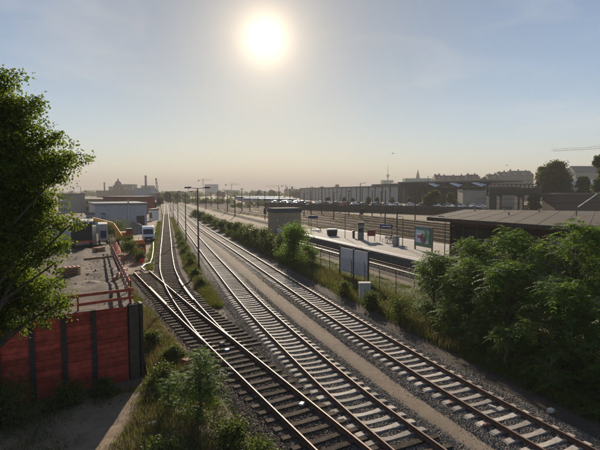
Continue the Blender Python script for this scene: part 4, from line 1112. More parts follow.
for row in range(2):
    for k in range(20):
        u = (k + .5 + random.uniform(-.15, .15)) / 20
        if random.random() < .12 and row: continue
        p = kA.lerp(kB, u) + kn * (4.2 + row * 8.5); p.z = 2.305
        pt = random.choice(paints); ang_ = math.atan2(kd.y, kd.x) + (0 if row else math.pi) + R(random.uniform(-4, 4))
        cnt[(pt, row)] = cnt.get((pt, row), 0) + 1
        lab = '%s car, %s of its colour in the %s row of the car park' % (words[pt], NTH[cnt[(pt, row)] - 1], 'front' if row == 0 else 'back')
        g_ = '%s cars in the %s row of the raised car park' % (words[pt], 'front' if row == 0 else 'back')
        if pt not in protos: protos[pt] = make_car(lab, pt, p, ang_, g_)
        else: dup(protos[pt], p, ang_, lab, g_)

# masts and lamps of the rail yard
ml = [(321.7, 215, 187), (333.7, 220, 192), (348.7, 216, 191), (360, 218, 183), (372, 217, 190), (385, 226, 190), (396.8, 228, 203), (311, 214, 190), (227.5, 212, 190), (242, 211.5, 189), (250, 210.5, 193), (265, 214, 192),
      (218, 209, 193), (235, 216, 195), (279, 212, 186), (290, 210, 188), (304, 216, 193), (442, 213, 190), (427.5, 205, 176), (471, 206, 176), (484, 208, 186), (415, 221, 197), (340, 213, 194), (381, 215, 192), (300, 208, 190), (258, 207, 192), (211, 206, 192), (196, 205, 193), (206, 209, 194)]
ORD = 'first second third fourth fifth sixth seventh eighth ninth tenth eleventh twelfth thirteenth fourteenth fifteenth sixteenth seventeenth eighteenth nineteenth twentieth twenty-first twenty-second twenty-third twenty-fourth twenty-fifth twenty-sixth twenty-seventh twenty-eighth twenty-ninth thirtieth thirty-first thirty-second'.split()
ml.sort()
for i, (px_, by, ty) in enumerate(ml):
    p = on_ground(px_, by); dep = p.x * SY + p.y * CY; h = at(px_, ty, dep).z
    t = thing('yard_mast', 'thin dark rail yard mast, %s counting from the single track' % ORD[i], 'mast', p, R(random.uniform(-60, 60)), 'thin masts of the rail yard')
    r_ = 0.10 + .0004 * dep
    MB().tube([(0, 0, -.2), (0, 0, h * .5), (0, 0, h)], [r_ * 1.2, r_, r_ * .7], 7).build('pole', 'steel_dark', t)
    if i % 3 == 0: MB().box(-.7, .7, -.12, .12, h - .1, h + .12).build('lamp_head', 'steel_dark', t)
    elif i % 3 == 1: MB().bar((0, 0, h - .3), (1.3, 0, h), .09, .09).box(1.0, 1.7, -.13, .13, h - .06, h + .08).build('lamp_head', 'steel_grey', t)
for px_, by, lab in ((265, 219, 'black signal head on a short post left of the hut'), (362, 220, 'black signal head on a short post behind the platform')):
    p = on_ground(px_, by); t = thing('railway_signal', lab, 'signal', p)
    MB().tube([(0, 0, -.2), (0, 0, 2.0)], .09, 7).build('post', 'steel_dark', t); MB().box(-.38, .38, -.15, .15, 1.6, 3.3).build('signal_head', 'rubber', t)
for px_, py_, dep, pxe, pye, de, lab in ((370, 203.5, 120, 620, 202, 75, 'thin overhead cable crossing the view above the yard'), (470, 198.5, 110, 625, 197, 80, 'thin overhead cable in front of the steel footbridge')):
    a, b = at(px_, py_, dep), at(pxe, pye, de)
    tag(MB().tube([a.lerp(b, i / 10) - Vector((0, 0, .25 * math.sin(math.pi * i / 10))) for i in range(11)], .03, 5).build('overhead_cable', 'steel_dark'), lab, 'cable')

# white passenger trains stabled at the back of the yard
def train(label, A, B, n, stripe):
    d = B - A; L = d.length / n
    root = thing('passenger_train', label, 'train', A, math.atan2(d.y, d.x))
    for k in range(n):
        x0, x1 = k * L + .3, (k + 1) * L - .3
        MB().side([(-1.4, 1.0), (1.4, 1.0), (1.45, 2.2), (1.35, 3.5), (.9, 4.0), (-.9, 4.0), (-1.35, 3.5), (-1.45, 2.2)], x0, x1).build('coach', 'train_white', root)
        MB().box(x0 + .8, x1 - .8, 1.44, 1.475, 2.3, 3.2).box(x0 + .8, x1 - .8, -1.475, -1.44, 2.3, 3.2).build('window_band', 'window_dark', root)
        MB().box(x0 + .1, x1 - .1, 1.43, 1.47, 1.1, 1.6).box(x0 + .1, x1 - .1, -1.47, -1.43, 1.1, 1.6).build('stripe', stripe, root)
        MB().box(x0 + 2, x0 + 5, -1.2, 1.2, .2, .98).box(x1 - 5, x1 - 2, -1.2, 1.2, .2, .98).build('bogie', 'steel_dark', root)
def gz0(x, y): return on_ground(x, y, 0.0)
train('white passenger train stabled behind the yard masts, nearer one', gz0(296, 205.0), gz0(244, 203.8), 5, 'train_red')
train('white passenger train stabled farther back near the far blocks', gz0(284, 201.8), gz0(236, 201.0), 5, 'train_white')

# ---------------------------------------------------------------- the skyline
def skyline(name, label, x0, x1, yt, dep, m, r='roof_grey', rows=5, cols_=8, depth=20, rz=0.0, gable=0, cat='building', win='window_dark', base=-.2):
    return box_house(name, label, cat, x0, x1, yt, dep, depth, m, r, rows=rows, cols_=cols_, rz=rz, gable=gable, win=win, base=base)
skyline('power_station', 'long grey factory block below the domed tower on the skyline', 96.5, 134, 190.5, 620, 'brick_dark', rows=5, cols_=16, depth=40)
t, w_, H_ = skyline('tower_block', 'squat factory tower with a domed top on the skyline', 113, 120.5, 185, 615, 'brick_dark', rows=7, cols_=3, depth=10)
MB().lathe([(4.6, H_), (4.8, H_ + 1), (4.2, H_ + 3.2), (2.6, H_ + 5), (1.0, H_ + 6), (.9, H_ + 8.2), (.1, H_ + 9)], (0, 5, 0), 12).build('dome', 'roof_grey', t)
skyline('boiler_house', 'pale square boiler house right of the domed tower', 122, 132, 184.2, 640, 'plaster_grey', rows=3, cols_=4)
skyline('annex_block', 'lower block left of the domed tower on the skyline', 108.5, 113.5, 186.5, 650, 'plaster_grey', rows=4, cols_=3)
skyline('power_hall', 'broad grey works block below the taller chimney', 134, 151, 188, 560, 'metal_blue', rows=4, cols_=9)
skyline('chimney_house', 'upper storey block at the foot of the taller chimney', 141, 150, 185.5, 600, 'plaster_grey', rows=2, cols_=4)
skyline('works_range', 'long low works range at the end of the single track', 150, 160, 193, 420, 'brick_dark', rows=3, cols_=6)
def chimney(label, px_, yt, dep, r):
    p = at(px_, yt, dep); t = thing('chimney_stack', label, 'chimney', (p.x, p.y, 0)); H = p.z
    MB().lathe([(r * 1.3, -.2), (r, H * .5), (r * .85, H - 2), (r * .95, H - 1.9), (r * .95, H)], (0, 0, 0), 12).build('shaft', 'brick_dark', t)
    MB().lathe([(r * 1.02, H - 6), (r * 1.02, H - 4)], (0, 0, 0), 12).build('band', 'plaster_grey', t)
chimney('short chimney left of the domed tower', 104.3, 182.3, 640, 1.0)
chimney('tall slim chimney on the works to the right of the domed tower', 145.6, 175.5, 590, 1.35)
skyline('white_block', 'pale blocky building at the end of the single track', 166, 174.5, 191.4, 700, 'plaster_grey', rows=5, cols_=6, rz=.3)
skyline('office_tower', 'tallest slab office tower on the skyline above the lamp posts', 204.7, 216.8, 184.3, 1150, 'metal_blue', rows=14, cols_=8, depth=24)
skyline('office_block', 'wide grey-blue office block right of the slab tower', 224, 239, 190.2, 1200, 'metal_blue', rows=9, cols_=12, depth=25)
skyline('low_block', 'small block hugging the right foot of the slab tower', 217, 222, 192, 1150, 'plaster_grey', rows=6, cols_=4)
skyline('grey_block', 'low grey block between the lamp posts and the slab tower', 196, 204.5, 194.3, 800, 'plaster_grey', rows=4, cols_=6)
skyline('long_block', 'long low block under the crane right of the slab tower', 250, 266, 191, 1100, 'plaster_grey', rows=5, cols_=14)
skyline('long_block', 'long low block behind the white trains', 268, 281, 191.3, 1000, 'metal_blue', rows=4, cols_=10)
skyline('distant_terrace', 'low distant terrace at the left end of the pale hall', 284, 322, 189, 900, 'plaster_warm', 'roof_tile', rows=4, cols_=20, gable=5)
skyline('stair_tower', 'small dark stair tower above the pale hall', 335.5, 339, 184.5, 640, 'brick_dark', rows=3, cols_=2, depth=5)
skyline('distant_terrace', 'low distant roofs just above the pale hall', 322, 360, 187.5, 760, 'plaster_grey', 'roof_grey', rows=4, cols_=20, gable=4)
skyline('glass_block', 'small teal glass block right at the foot of the television tower', 382.3, 393.5, 180.2, 900, 'teal_panel', rows=6, cols_=8)
skyline('glass_block', 'wide teal glass block below the church spire', 405.5, 432, 178.3, 700, 'teal_panel', rows=5, cols_=16)
skyline('rear_roofs', 'dark low roofs between the two teal glass blocks', 393.5, 405.5, 182.6, 600, 'brick_dark', 'roof_tile', rows=3, cols_=6, gable=2)
for x0, x1, yt, lab in ((436, 443, 174.5, 'narrow corner house with a flat dark top on the right skyline'), (443, 468, 175.2, 'warm grey terrace beginning the long row of houses on the skyline'), (468, 481, 174.2, 'short terrace just left of the small tree on the skyline'),
                        (489, 500, 174.0, 'dark-roofed terrace right of the small skyline tree'), (500, 511, 171.6, 'taller gabled terrace in the middle of the skyline row'), (511, 534, 170.4, 'long dark mansard terrace left of the big tree')):
    t, w_, H_ = skyline('apartment_house', lab, x0, x1, yt, 420, 'plaster_warm' if x0 < 480 else 'brick_dark', 'roof_tile' if x0 < 500 else 'roof_grey', rows=5, cols_=max(3, int((x1 - x0) / 2)), gable=4.5, depth=14)
    for k in range(max(2, int(w_ / 7))):
        X = -w_ / 2 + (k + .5) * w_ / max(2, int(w_ / 7)) + random.uniform(-1, 1)
        MB().box(X - .5, X + .5, 6.2, 7.4, H_ - 1.2, H_ + random.uniform(.5, 1.4)).build('chimney', 'brick_dark', t)
        MB().box(X + 1.2, X + 2.8, .5, 3.0, H_ - 3.9, H_ - 2.0).build('dormer', 'plaster_grey', t)
t, w_, H_ = skyline('apartment_house', 'pale apartment house with roof windows right of the big tree', 576, 603, 165.5, 330, 'plaster_grey', 'roof_grey', rows=4, cols_=9, gable=5.5, depth=14)
for k in range(6): MB().add([(-w_ / 2 + 1.5 + k * 3.1, 1.6, H_ - 4.3), (-w_ / 2 + 3.6 + k * 3.1, 1.6, H_ - 4.3), (-w_ / 2 + 3.6 + k * 3.1, 4.6, H_ - 2.0), (-w_ / 2 + 1.5 + k * 3.1, 4.6, H_ - 2.0)], [(0, 1, 2, 3)]).build('roof_window', 'skylight', t)
# television tower and spire
p = at(388, 163.5, 1500); H = p.z; k3 = 1500 / 5600
tv = thing('television_tower', 'slim television tower with a ball far away on the skyline', 'tower', (p.x, p.y, -.5))
MB().lathe([(20 * k3, 0), (10 * k3, 40 * k3), (8 * k3, 160 * k3), (6 * k3, H * .56)], (0, 0, 0), 16).build('shaft', 'concrete', tv)
MB().lathe([(2 * k3, H * .54), (14 * k3, H * .56), (19 * k3, H * .59), (19 * k3, H * .61), (14 * k3, H * .64), (5 * k3, H * .66)], (0, 0, 0), 18).build('sphere', 'steel_grey', tv)
MB().lathe([(5 * k3, H * .66), (4 * k3, H * .75), (2.5 * k3, H * .85), (1.2 * k3, H)], (0, 0, 0), 10).build('antenna', 'white_paint', tv)
p = at(418, 169, 900); H = p.z
sp = thing('church_spire', 'narrow dark church spire above the wide teal glass block', 'church', (p.x, p.y, -.3), R(20))
MB().box(-3, 3, -3, 3, 0, H * .62).build('tower', 'brick_dark', sp)
MB().add([(-3.2, -3.2, H * .62), (3.2, -3.2, H * .62), (3.2, 3.2, H * .62), (-3.2, 3.2, H * .62), (0, 0, H)], [(0, 1, 4), (1, 2, 4), (2, 3, 4), (3, 0, 4), (3, 2, 1, 0)]).build('spire', 'roof_grey', sp)

# tower cranes
def crane(label, px_, yj, x_tip, x_tail, dep, apex_up=4.0, mast_w=1.6, m='steel_dark', dz=0.0):
    j = at(px_, yj, dep); t = thing('tower_crane', label, 'crane', (j.x, j.y, 0), -YAW, 'tower cranes on the skyline'); H = j.z; k_ = dep / F_PX
    lp, rt = (x_tip - px_) * k_, (x_tail - px_) * k_; s = mast_w / 2; th = max(.12, dep * .00022)
    b = MB()
    for sx in (-s, s):
        for sy in (-s, s): b.bar((sx, sy, -.2), (sx, sy, H), th, th, up=(1, 0, 0))
    nseg = max(6, int(H / (mast_w * 1.6)))
    for i in range(nseg):
        z0, z1 = H * i / nseg, H * (i + 1) / nseg; q = 1 if i % 2 else -1
        b.bar((-s * q, -s, z0), (s * q, -s, z1), th * .7, th * .7).bar((-s * q, s, z0), (s * q, s, z1), th * .7, th * .7)
    b.build('mast', m, t)
    b = MB(); tip = Vector((lp, 0, H + dz)); n = 22
    b.bar((0, -.6, H), tip + Vector((0, -.6, 0)), th, th).bar((0, .6, H), tip + Vector((0, .6, 0)), th, th).bar((0, 0, H + 1.4), tip + Vector((0, 0, 1.2)), th, th)
    for i in range(n):
        u = i / n; v = (i + .5) / n; b.bar(Vector((0, -.6, H)).lerp(tip, u), Vector((0, 0, H + 1.3)).lerp(tip + Vector((0, 0, 1.2)), v), th * .6, th * .6)
    b.build('jib', m, t)
    b = MB(); b.bar((0, -.6, H), (rt, -.6, H), th, th).bar((0, .6, H), (rt, .6, H), th, th); b.build('counter_jib', m, t)
    MB().box(min(rt, rt * .75), max(rt, rt * .75), -.8, .8, H - 2.4, H + .3).build('counterweight', 'concrete_dark', t)
    MB().bar((0, 0, H), (0, 0, H + apex_up), .5, .5, up=(1, 0, 0)).bar((0, 0, H + apex_up), (lp * .6, 0, H + dz * .6 + 1.3), th * .6, th * .6).bar((0, 0, H + apex_up), (rt * .9, 0, H), th * .6, th * .6).build('tie', m, t)
    MB().box(.2, 2.0, -1.6, -.5, H - 2.6, H - .3).build('cab', 'cabinet_grey', t)
crane('small tower crane above the slab tower behind the lamp posts', 203, 180, 213, 198, 900, 3)
crane('tower crane between the slab tower and the wide office block', 231.5, 184.5, 240, 225, 1000, 4)
crane('tower crane with a long jib above the white trains', 286, 186.8, 265, 293, 520, 2.5)
crane('small pale crane left of the wide office block', 222.5, 190, 228, 219, 1100, 3)
crane('tower crane whose long jib reaches in at the right edge of the sky', 640, 146.5, 553, 662, 300, 6, 2.0, 'digger_yellow', dz=-3.0)
crane('small tower crane just left of the slab tower', 188.5, 187, 192, 185, 900, 3)

# two birds over the yard
for px_, py_, dep, lab in ((393, 153.5, 110, 'lone bird in the sky above the wide teal glass block'), (507, 165.3, 130, 'lone bird low over the skyline row of houses')):
    p = at(px_, py_, dep); t = thing('bird', lab, 'bird', p, R(20))
    b = MB(); b.lathe([(.005, -.26), (.05, -.16), (.075, 0), (.06, .13), (.035, .2), (.03, .24), (.004, .3)], (0, 0, 0), 8)
    bo = b.build('body', 'feather', t); bo.rotation_euler = (R(80), 0, R(70))
    for s in (-1, 1):
        w2 = MB().add([(0, -.09, 0), (0, .09, 0), (s * .32, .05, .14), (s * .32, -.10, .14), (s * .68, -.1, .05), (s * .66, -.16, .05), (0, 0, .03), (s * .32, -.02, .165)], [(0, 3, 7, 6), (6, 7, 2, 1), (3, 5, 4, 7), (7, 4, 2), (0, 1, 2, 3), (3, 2, 4, 5)])
        wo = w2.build('wing', 'feather', t); wo.rotation_euler = (0, 0, R(-20))

# ---------------------------------------------------------------- plants
def unit(v): return v / np.maximum(1e-9, np.linalg.norm(v, axis=-1, keepdims=True))
def leaf_quads(P, D, N, L, W, fold=0.15):
    """one folded diamond leaf for each base point P, along D, facing N"""
    S = unit(np.cross(D, N)); N2 = unit(np.cross(S, D)); L = L[:, None]; W = W[:, None]
    V = np.stack([P, P + D * L * .45 + S * W + N2 * W * fold, P + D * L, P + D * L * .45 - S * W + N2 * W * fold], 1)
    return V.reshape(-1, 3), np.arange(len(P) * 4).reshape(-1, 4)
def lobe_points(lobes, n, r, shell=0.45):
    lobes = np.array(lobes, float); w = lobes[:, 3] ** 2; i = r.choice(len(lobes), n, p=w / w.sum())
    d = unit(r.normal(size=(n, 3))); d[:, 2] *= .85
    rad = lobes[i, 3] * (shell + (1 - shell) * r.random(n) ** .6) * (1 + .18 * np.sin(d[:, 0] * 7 + i) * np.cos(d[:, 2] * 6 + i * 2))
    return lobes[i, :3] + d * rad[:, None], unit(d), i
def leafy_crown(name, parent, lobes, clumps, per, leaf, m, seed, spread=.32, shell=.4, droop=.35):
    r = np.random.default_rng(seed); C, O, _ = lobe_points(lobes, clumps, r, shell)
    sc = r.uniform(.6, 1.25, clumps)
    P = np.repeat(C, per, 0) + r.normal(0, 1, (clumps * per, 3)) * (spread * np.repeat(sc, per))[:, None] * np.array([1, 1, .7])
    D = unit(np.repeat(O, per, 0) * .7 + r.normal(0, .8, P.shape) + np.array([0, 0, -droop]))
    N = unit(r.normal(0, .6, P.shape) + np.array([0, 0, 1.0]))
    L = r.uniform(.7, 1.3, len(P)) * leaf
    V, Q = leaf_quads(P, D, N, L, L * .36)
    return link(name, array_mesh(name, V, Q, m), parent), C
def frond_crown(name, parent, tips, per, flen, m, seed, pairs=8):
    """pinnate fronds in whorls round each shoot tip"""
    r = np.random.default_rng(seed); tips = np.array(tips, float); n = len(tips) * per
    T = np.repeat(tips[:, :3], per, 0); size = np.repeat(tips[:, 3], per)
    az = np.tile(np.arange(per) * 2.4, len(tips)) + np.repeat(r.uniform(0, 6.28, len(tips)), per) + r.normal(0, .2, n)
    el = r.uniform(-.15, .95, n); D = np.stack([np.cos(az) * np.cos(el), np.sin(az) * np.cos(el), np.sin(el)], 1)
    L = flen * size * r.uniform(.7, 1.2, n); T = T + np.array([0, 0, 1]) * (-r.random(n) * .35 * size)[:, None]
    ts = np.linspace(.2, 1.0, pairs); drop = r.uniform(.25, .6, n)
    S = unit(np.cross(D, np.array([0, 0, 1.0])))
    P, DD, NN, LL = [], [], [], []
    for t in ts:
        pos = T + D * (L * t)[:, None] + np.array([0, 0, -1.0]) * (drop * L * t * t)[:, None]
        tan = unit(D + np.array([0, 0, -2.0]) * (drop * t)[:, None])
        up = unit(np.cross(S, tan))
        for sg in (-1, 1):
            P.append(pos); DD.append(unit(S * sg + tan * .55 + np.array([0, 0, -.25]) + r.normal(0, .1, (n, 3)))); NN.append(unit(up + r.normal(0, .25, (n, 3))))
            LL.append(L * .24 * (1 - .45 * abs(t - .45)) * r.uniform(.8, 1.15, n))
    P, DD, NN, LL = (np.concatenate(a) for a in (P, DD, NN, LL))
    V, Q = leaf_quads(P, DD, NN, LL, LL * .17)
    return link(name, array_mesh(name, V, Q, m), parent)
def trunk_limbs(parent, base, height, ends, r0, seed, m='bark', lean=(0, 0), twigs=None):
    rr = random.Random(seed); b = MB(); top = Vector((lean[0], lean[1], height))
    path = [Vector((0, 0, -.3)), top * .3 + Vector((rr.uniform(-.1, .1), rr.uniform(-.1, .1), 0)), top * .62 + Vector((rr.uniform(-.15, .15), rr.uniform(-.15, .15), 0)), top]
    b.tube(path, [r0 * 1.15, r0 * .85, r0 * .55, r0 * .2], 8)
    for e in ends:
        e = Vector(e[:3]); u = max(.15, min(.95, (e.z / height) * rr.uniform(.45, .8)))
        s = path[1].lerp(path[2], (u - .3) / .32) if u > .3 else path[0].lerp(path[1], u / .3)
        if u > .62: s = path[2].lerp(path[3], (u - .62) / .38)
        mdl = s.lerp(e, .5) + Vector((0, 0, .12 * (e - s).length))
        ra = r0 * .42 * (1.1 - u); b.tube([s, mdl, e], [ra, ra * .65, max(.006, ra * .25)], 5, cap=False)
    if twigs is not None:
        E = [Vector(e[:3]) for e in ends]
        for c in twigs:
            c = Vector(c); e = min(E, key=lambda q: (q - c).length_squared)
            b.tube([e, e.lerp(c, .5) + Vector((0, 0, .05)), c], [r0 * .09, r0 * .06, .004], 4, cap=False)
    return b.build('trunk', m, parent, smooth=True)

# 1. the tall broadleaf tree in front of the wall
base = Vector((-5.2, 13.9, 0))
tree = thing('broadleaf_tree', 'tall broadleaf tree hanging over the red plank wall at the edge of the picture', 'tree', base)
lb = []; rt_ = random.Random(41)
for tx, ty in ((6, 84), (34, 104), (20, 112), (-10, 98), (26, 120), (40, 146), (46, 132), (74, 158), (62, 170), (44, 184), (12, 150), (50, 204), (68, 226), (60, 246), (30, 228), (54, 264), (50, 286), (57, 304), (32, 318), (10, 330), (-6, 326), (0, 200), (10, 265), (-20, 150), (-20, 240), (-20, 295), (25, 165), (20, 195), (28, 282), (5, 120), (22, 248), (0, 300)):
    d1 = rt_.uniform(11.7, 12.9); sx, sy = tx - rt_.uniform(70, 95), ty + (rt_.uniform(10, 26) if ty < 215 else rt_.uniform(-16, 6))
    for k in range(7):
        u = k / 6; px_, py_ = sx + (tx - sx) * u + rt_.uniform(-3, 3), sy + (ty - sy) * u - 6 * math.sin(math.pi * u) + rt_.uniform(-3, 3)
        rp = (29 - 17 * u) * rt_.uniform(.8, 1.2); px_ += 5 - rp * .35 * u; dep = d1 + (1 - u) * .5 + rt_.uniform(-.15, .15)
        p = at(px_, py_, dep) - base; lb.append((p.x, p.y, p.z, rp * dep / F_PX))
_, C = leafy_crown('crown', tree, lb, 6200, 48, .08, 'leaf_near', 101, spread=.13, shell=.3)
trunk_limbs(tree, base, 10.5, lb[3::7] + lb[6::7], .22, 5, lean=(-.9, .3), twigs=C[::9])

# 2. ailanthus thicket beside the far-side track
def ailanthus(label, base, height, ntips, spread, seed, flen=.85, per=11, group=None, zlow=.25, name='ailanthus_tree', lean=(0, 0), m='leaf_ailanthus', r0=None):
    r = np.random.default_rng(seed); t = thing(name, label, 'tree' if height > 2.5 else 'sapling', base, 0, group)
    tips = []
    for k in range(ntips):
        u = r.random() ** .75; z = height * (zlow + (1 - zlow) * u); w = spread * math.sqrt(max(.06, 1 - ((u - .42) / .62) ** 2)) * math.sqrt(r.random())
        a = r.uniform(0, 6.28); tips.append((lean[0] * u + w * math.cos(a), lean[1] * u + w * math.sin(a), z - .2 * w, r.uniform(.75, 1.15)))
    frond_crown('crown', t, tips, per, flen, m, seed + 1)
    trunk_limbs(t, base, height * .9, tips, r0 or (.028 + .013 * height), seed, 'twig', lean=lean)
    return t
thk = [((17.4, 26.4), 4.3, 40, 1.5, 'low leafy ailanthus at the platform end of the thicket, by the grassy verge'),
       ((19.6, 26.0), 5.4, 44, 1.8, 'ailanthus standing in front of the station windows'),
       ((17.4, 22.8), 4.5, 44, 1.7, 'ailanthus leaning over the verge just past the cabinet'),
       ((20.2, 22.4), 6.4, 50, 2.1, 'bright-topped ailanthus below the middle of the station roof'),
       ((17.4, 19.4), 4.9, 46, 1.9, 'dark ailanthus close to the ballast in the middle of the thicket'),
       ((20.4, 18.4), 7.0, 54, 2.3, 'tall spreading ailanthus with the highest crown of the thicket'),
       ((17.2, 15.8), 4.6, 44, 1.8, 'dense ailanthus beside the sleepers towards the picture edge'),
       ((20.8, 14.6), 6.8, 50, 2.3, 'ailanthus at the picture edge below the station roof'),
       ((17.6, 12.6), 4.4, 40, 1.7, 'shaded ailanthus at the picture edge next to the track'),
       ((23.0, 19.6), 6.8, 44, 2.2, 'ailanthus half hidden behind the highest crown of the thicket'),
       ((18.4, 10.6), 4.0, 34, 1.6, 'lowest ailanthus in the corner beside the track')]
for i, ((x, y), h, nt, sp_, lab) in enumerate(thk):
    ailanthus(lab, Vector((x, y, -.15)), h, nt * 2, sp_, 200 + i * 7, group='ailanthus thicket beside the track', zlow=.12)
for i, (x, y, h, w, lab) in enumerate([(15.6, 24.6, 1.7, .8, 'knee-high ailanthus shoots at the platform end of the thicket edge'), (15.4, 22.0, 2.1, .9, 'young ailanthus shoots on the thicket edge, second from the cabinet'), (15.5, 19.6, 1.8, .9, 'young ailanthus shoots on the thicket edge facing the middle sleepers'),
                                       (15.4, 17.2, 2.2, 1.0, 'young ailanthus shoots on the thicket edge above the white scrap'), (15.6, 14.8, 2.0, 1.0, 'young ailanthus shoots on the thicket edge behind the grey chunk'), (15.9, 12.6, 2.3, 1.0, 'young ailanthus shoots on the thicket edge near the picture corner'), (16.2, 10.6, 2.2, 1.0, 'last young ailanthus shoots in the picture corner')]):
    ailanthus(lab, Vector((x, y, -.15)), h, 22, w, 330 + i * 3, .6, 9, zlow=.08, name='ailanthus_shoots', group='young shoots along the thicket edge')
# 3. saplings on the near bank
ailanthus('leafy ailanthus sapling on the bank beside the siding', Vector((1.1, 16.9, -.1)), 2.6, 54, .9, 301, .6, 9, zlow=.06)
ailanthus('second ailanthus sapling leaning against the bank, nearer the wall corner', Vector((0.0, 17.6, -.1)), 1.5, 20, .6, 303, .5, 9, zlow=.1)

# 4. shrubs
def shrub(label, base, h, w, seed, n=150, per=26, leaf=.11, m='leaf_shrub', group=None, cat='shrub', name='shrub', lob=6, zmin=.25, stem=True, spread=None):
    r = np.random.default_rng(seed); t = thing(name, label, cat, base, 0, group); lobes = []
    for k in range(lob):
        a = r.uniform(0, 6.28); q = r.uniform(0, .55) * w; z = h * r.uniform(zmin, .78); rad = w * r.uniform(.32, .52)
        z = min(z, h - rad * .85); z = max(z, rad * .55); lobes.append((q * math.cos(a), q * math.sin(a), z, rad))
    lobes.append((0, 0, max(h * .45, h - w * .45), w * .45))
    for k in range(4):
        a = r.uniform(0, 6.28); q = w * r.uniform(.35, .85); lobes.append((q * math.cos(a), q * math.sin(a), h * r.uniform(.08, .3), w * r.uniform(.2, .36)))
    for k in range(3):
        a = r.uniform(0, 6.28); q = w * r.uniform(.1, .7); lobes.append((q * math.cos(a), q * math.sin(a), h * r.uniform(.75, 1.05), w * r.uniform(.1, .2)))
    _, C = leafy_crown('crown', t, lobes, n, per, leaf, m, seed, spread=spread or w * (.17 if h > 1.6 else .24), shell=.25)
    if stem: trunk_limbs(t, base, h * .75, lobes, .03 + .012 * h, seed, 'twig', twigs=C[::6])
    return t
row = [(13.9, 56, 3.0, 1.6), (13.6, 60, 2.6, 1.5), (13.6, 64, 3.2, 1.7), (13.2, 68.5, 2.8, 1.6), (13.0, 73, 3.2, 1.8), (12.7, 78, 2.6, 1.7), (12.5, 83.5, 2.8, 1.8), (12.0, 90, 2.4, 1.6), (11.6, 97, 2.4, 1.7), (11.2, 105, 2.2, 1.6), (10.6, 114, 2.4, 1.8), (10.2, 124, 2.2, 1.8), (9.8, 136, 2.4, 2), (9.2, 150, 2.4, 2.2)]
for i, (x, y, h, w) in enumerate(row):
    shrub('dense green shrub, %s in the lineside row from the dark bush' % ('first second third fourth fifth sixth seventh eighth ninth tenth eleventh twelfth thirteenth last'.split()[i]), Vector((x, y, -.15)), h, w, 400 + i, 120, 26, .13 + y * .0006, group='shrub row along the track')
shrub('tall dark bush at the near end of the shrub row, beside the hut', Vector((14.3, 51.0, -.15)), 4.8, 2.2, 430, 380, 32, .14, 'leaf_ailanthus', lob=9)
shrub('smaller bush filling the foot of the tall dark bush', Vector((15.6, 49.0, -.15)), 2.6, 1.3, 431, 130, 26, .12, 'leaf_ailanthus')
for i, (x, y, h, w, lab) in enumerate([(-5.6, 18.0, 1.5, 1.2, 'dark shrub in the shade at the foot of the red wall'), (-7.4, 17.0, 1.9, 1.5, 'larger dark shrub in the shade left along the wall foot'), (-3.9, 18.9, 1.0, .8, 'small dark shrub under the middle of the red wall'), (-8.6, 15.0, 1.6, 1.3, 'shaded shrub nearest the corner of the picture'),
                                       (-6.6, 18.6, 1.4, 1.3, 'broad dark shrub pressed against the foot of the red wall'), (-9.8, 16.6, 2.2, 1.6, 'tall shaded shrub at the picture edge below the wall'), (-2.6, 19.6, .7, .6, 'little dark shrub near the corner piles'), (-4.6, 59.5, 1.7, 1.3, 'round green shrub below the orange netting'), (-5.3, 63.5, 1.9, 1.3, 'green shrub between the netting and the orange machine'), (-3.2, 56.5, 1.2, .9, 'small shrub beside the red stop board'), (-9.0, 78, 3.2, 2.2, 'bushy growth behind the excavator boom'), (-8.2, 84, 3.5, 2.3, 'taller bushy growth in front of the grey metal shed'),
                                       (13.6, 33.5, 1.2, .8, 'low shrub on the verge just beyond the cabinet'), (14.0, 29.2, 1.3, .9, 'low shrub on the verge in front of the cabinet'), (14.6, 26.2, 1.5, 1.1, 'yellow-green shrub at the foot of the thicket'), (2.6, 13.2, .8, .7, 'leafy weed clump at the bottom edge beside the siding'), (1.9, 14.4, .9, .8, 'bright leafy weed clump below the sapling'), (-.2, 14.2, .7, .7, 'small weed clump on the worn dirt'), (-.4, 20.0, .9, .6, 'leafy weed clump at the corner pile'), (.2, 23.0, .8, .6, 'small weed clump beside the siding past the wall'), (-.9, 25.5, .8, .6, 'weed clump growing along the yard bank')]):
    shrub(lab, Vector((x, y, float(yard_z(y)) * .4 if (x < -4 and y > 55) else -.1)), h, w, 450 + i, int(60 + 70 * w), 24, .085 if y < 40 else .12, 'leaf_shrub', stem=h > 1.1)
for i, (x, y, h, w) in enumerate([(2.9, 41, .8, .7), (2.7, 46.5, .7, .6), (2.4, 53, 1.0, .8), (2.6, 58, .8, .7), (2.2, 64, 1.1, .9), (2.3, 71, .9, .9), (2.0, 78, 1.1, 1.0), (2.1, 88, 1.0, 1.0)]):
    shrub('low weedy bush on the strip between the tracks, %s from the switch' % 'first second third fourth fifth sixth seventh eighth'.split()[i], Vector((x, y, -.15)), h, w, 480 + i, 70, 24, .10, stem=False, group='weedy bushes on the strip between the tracks')
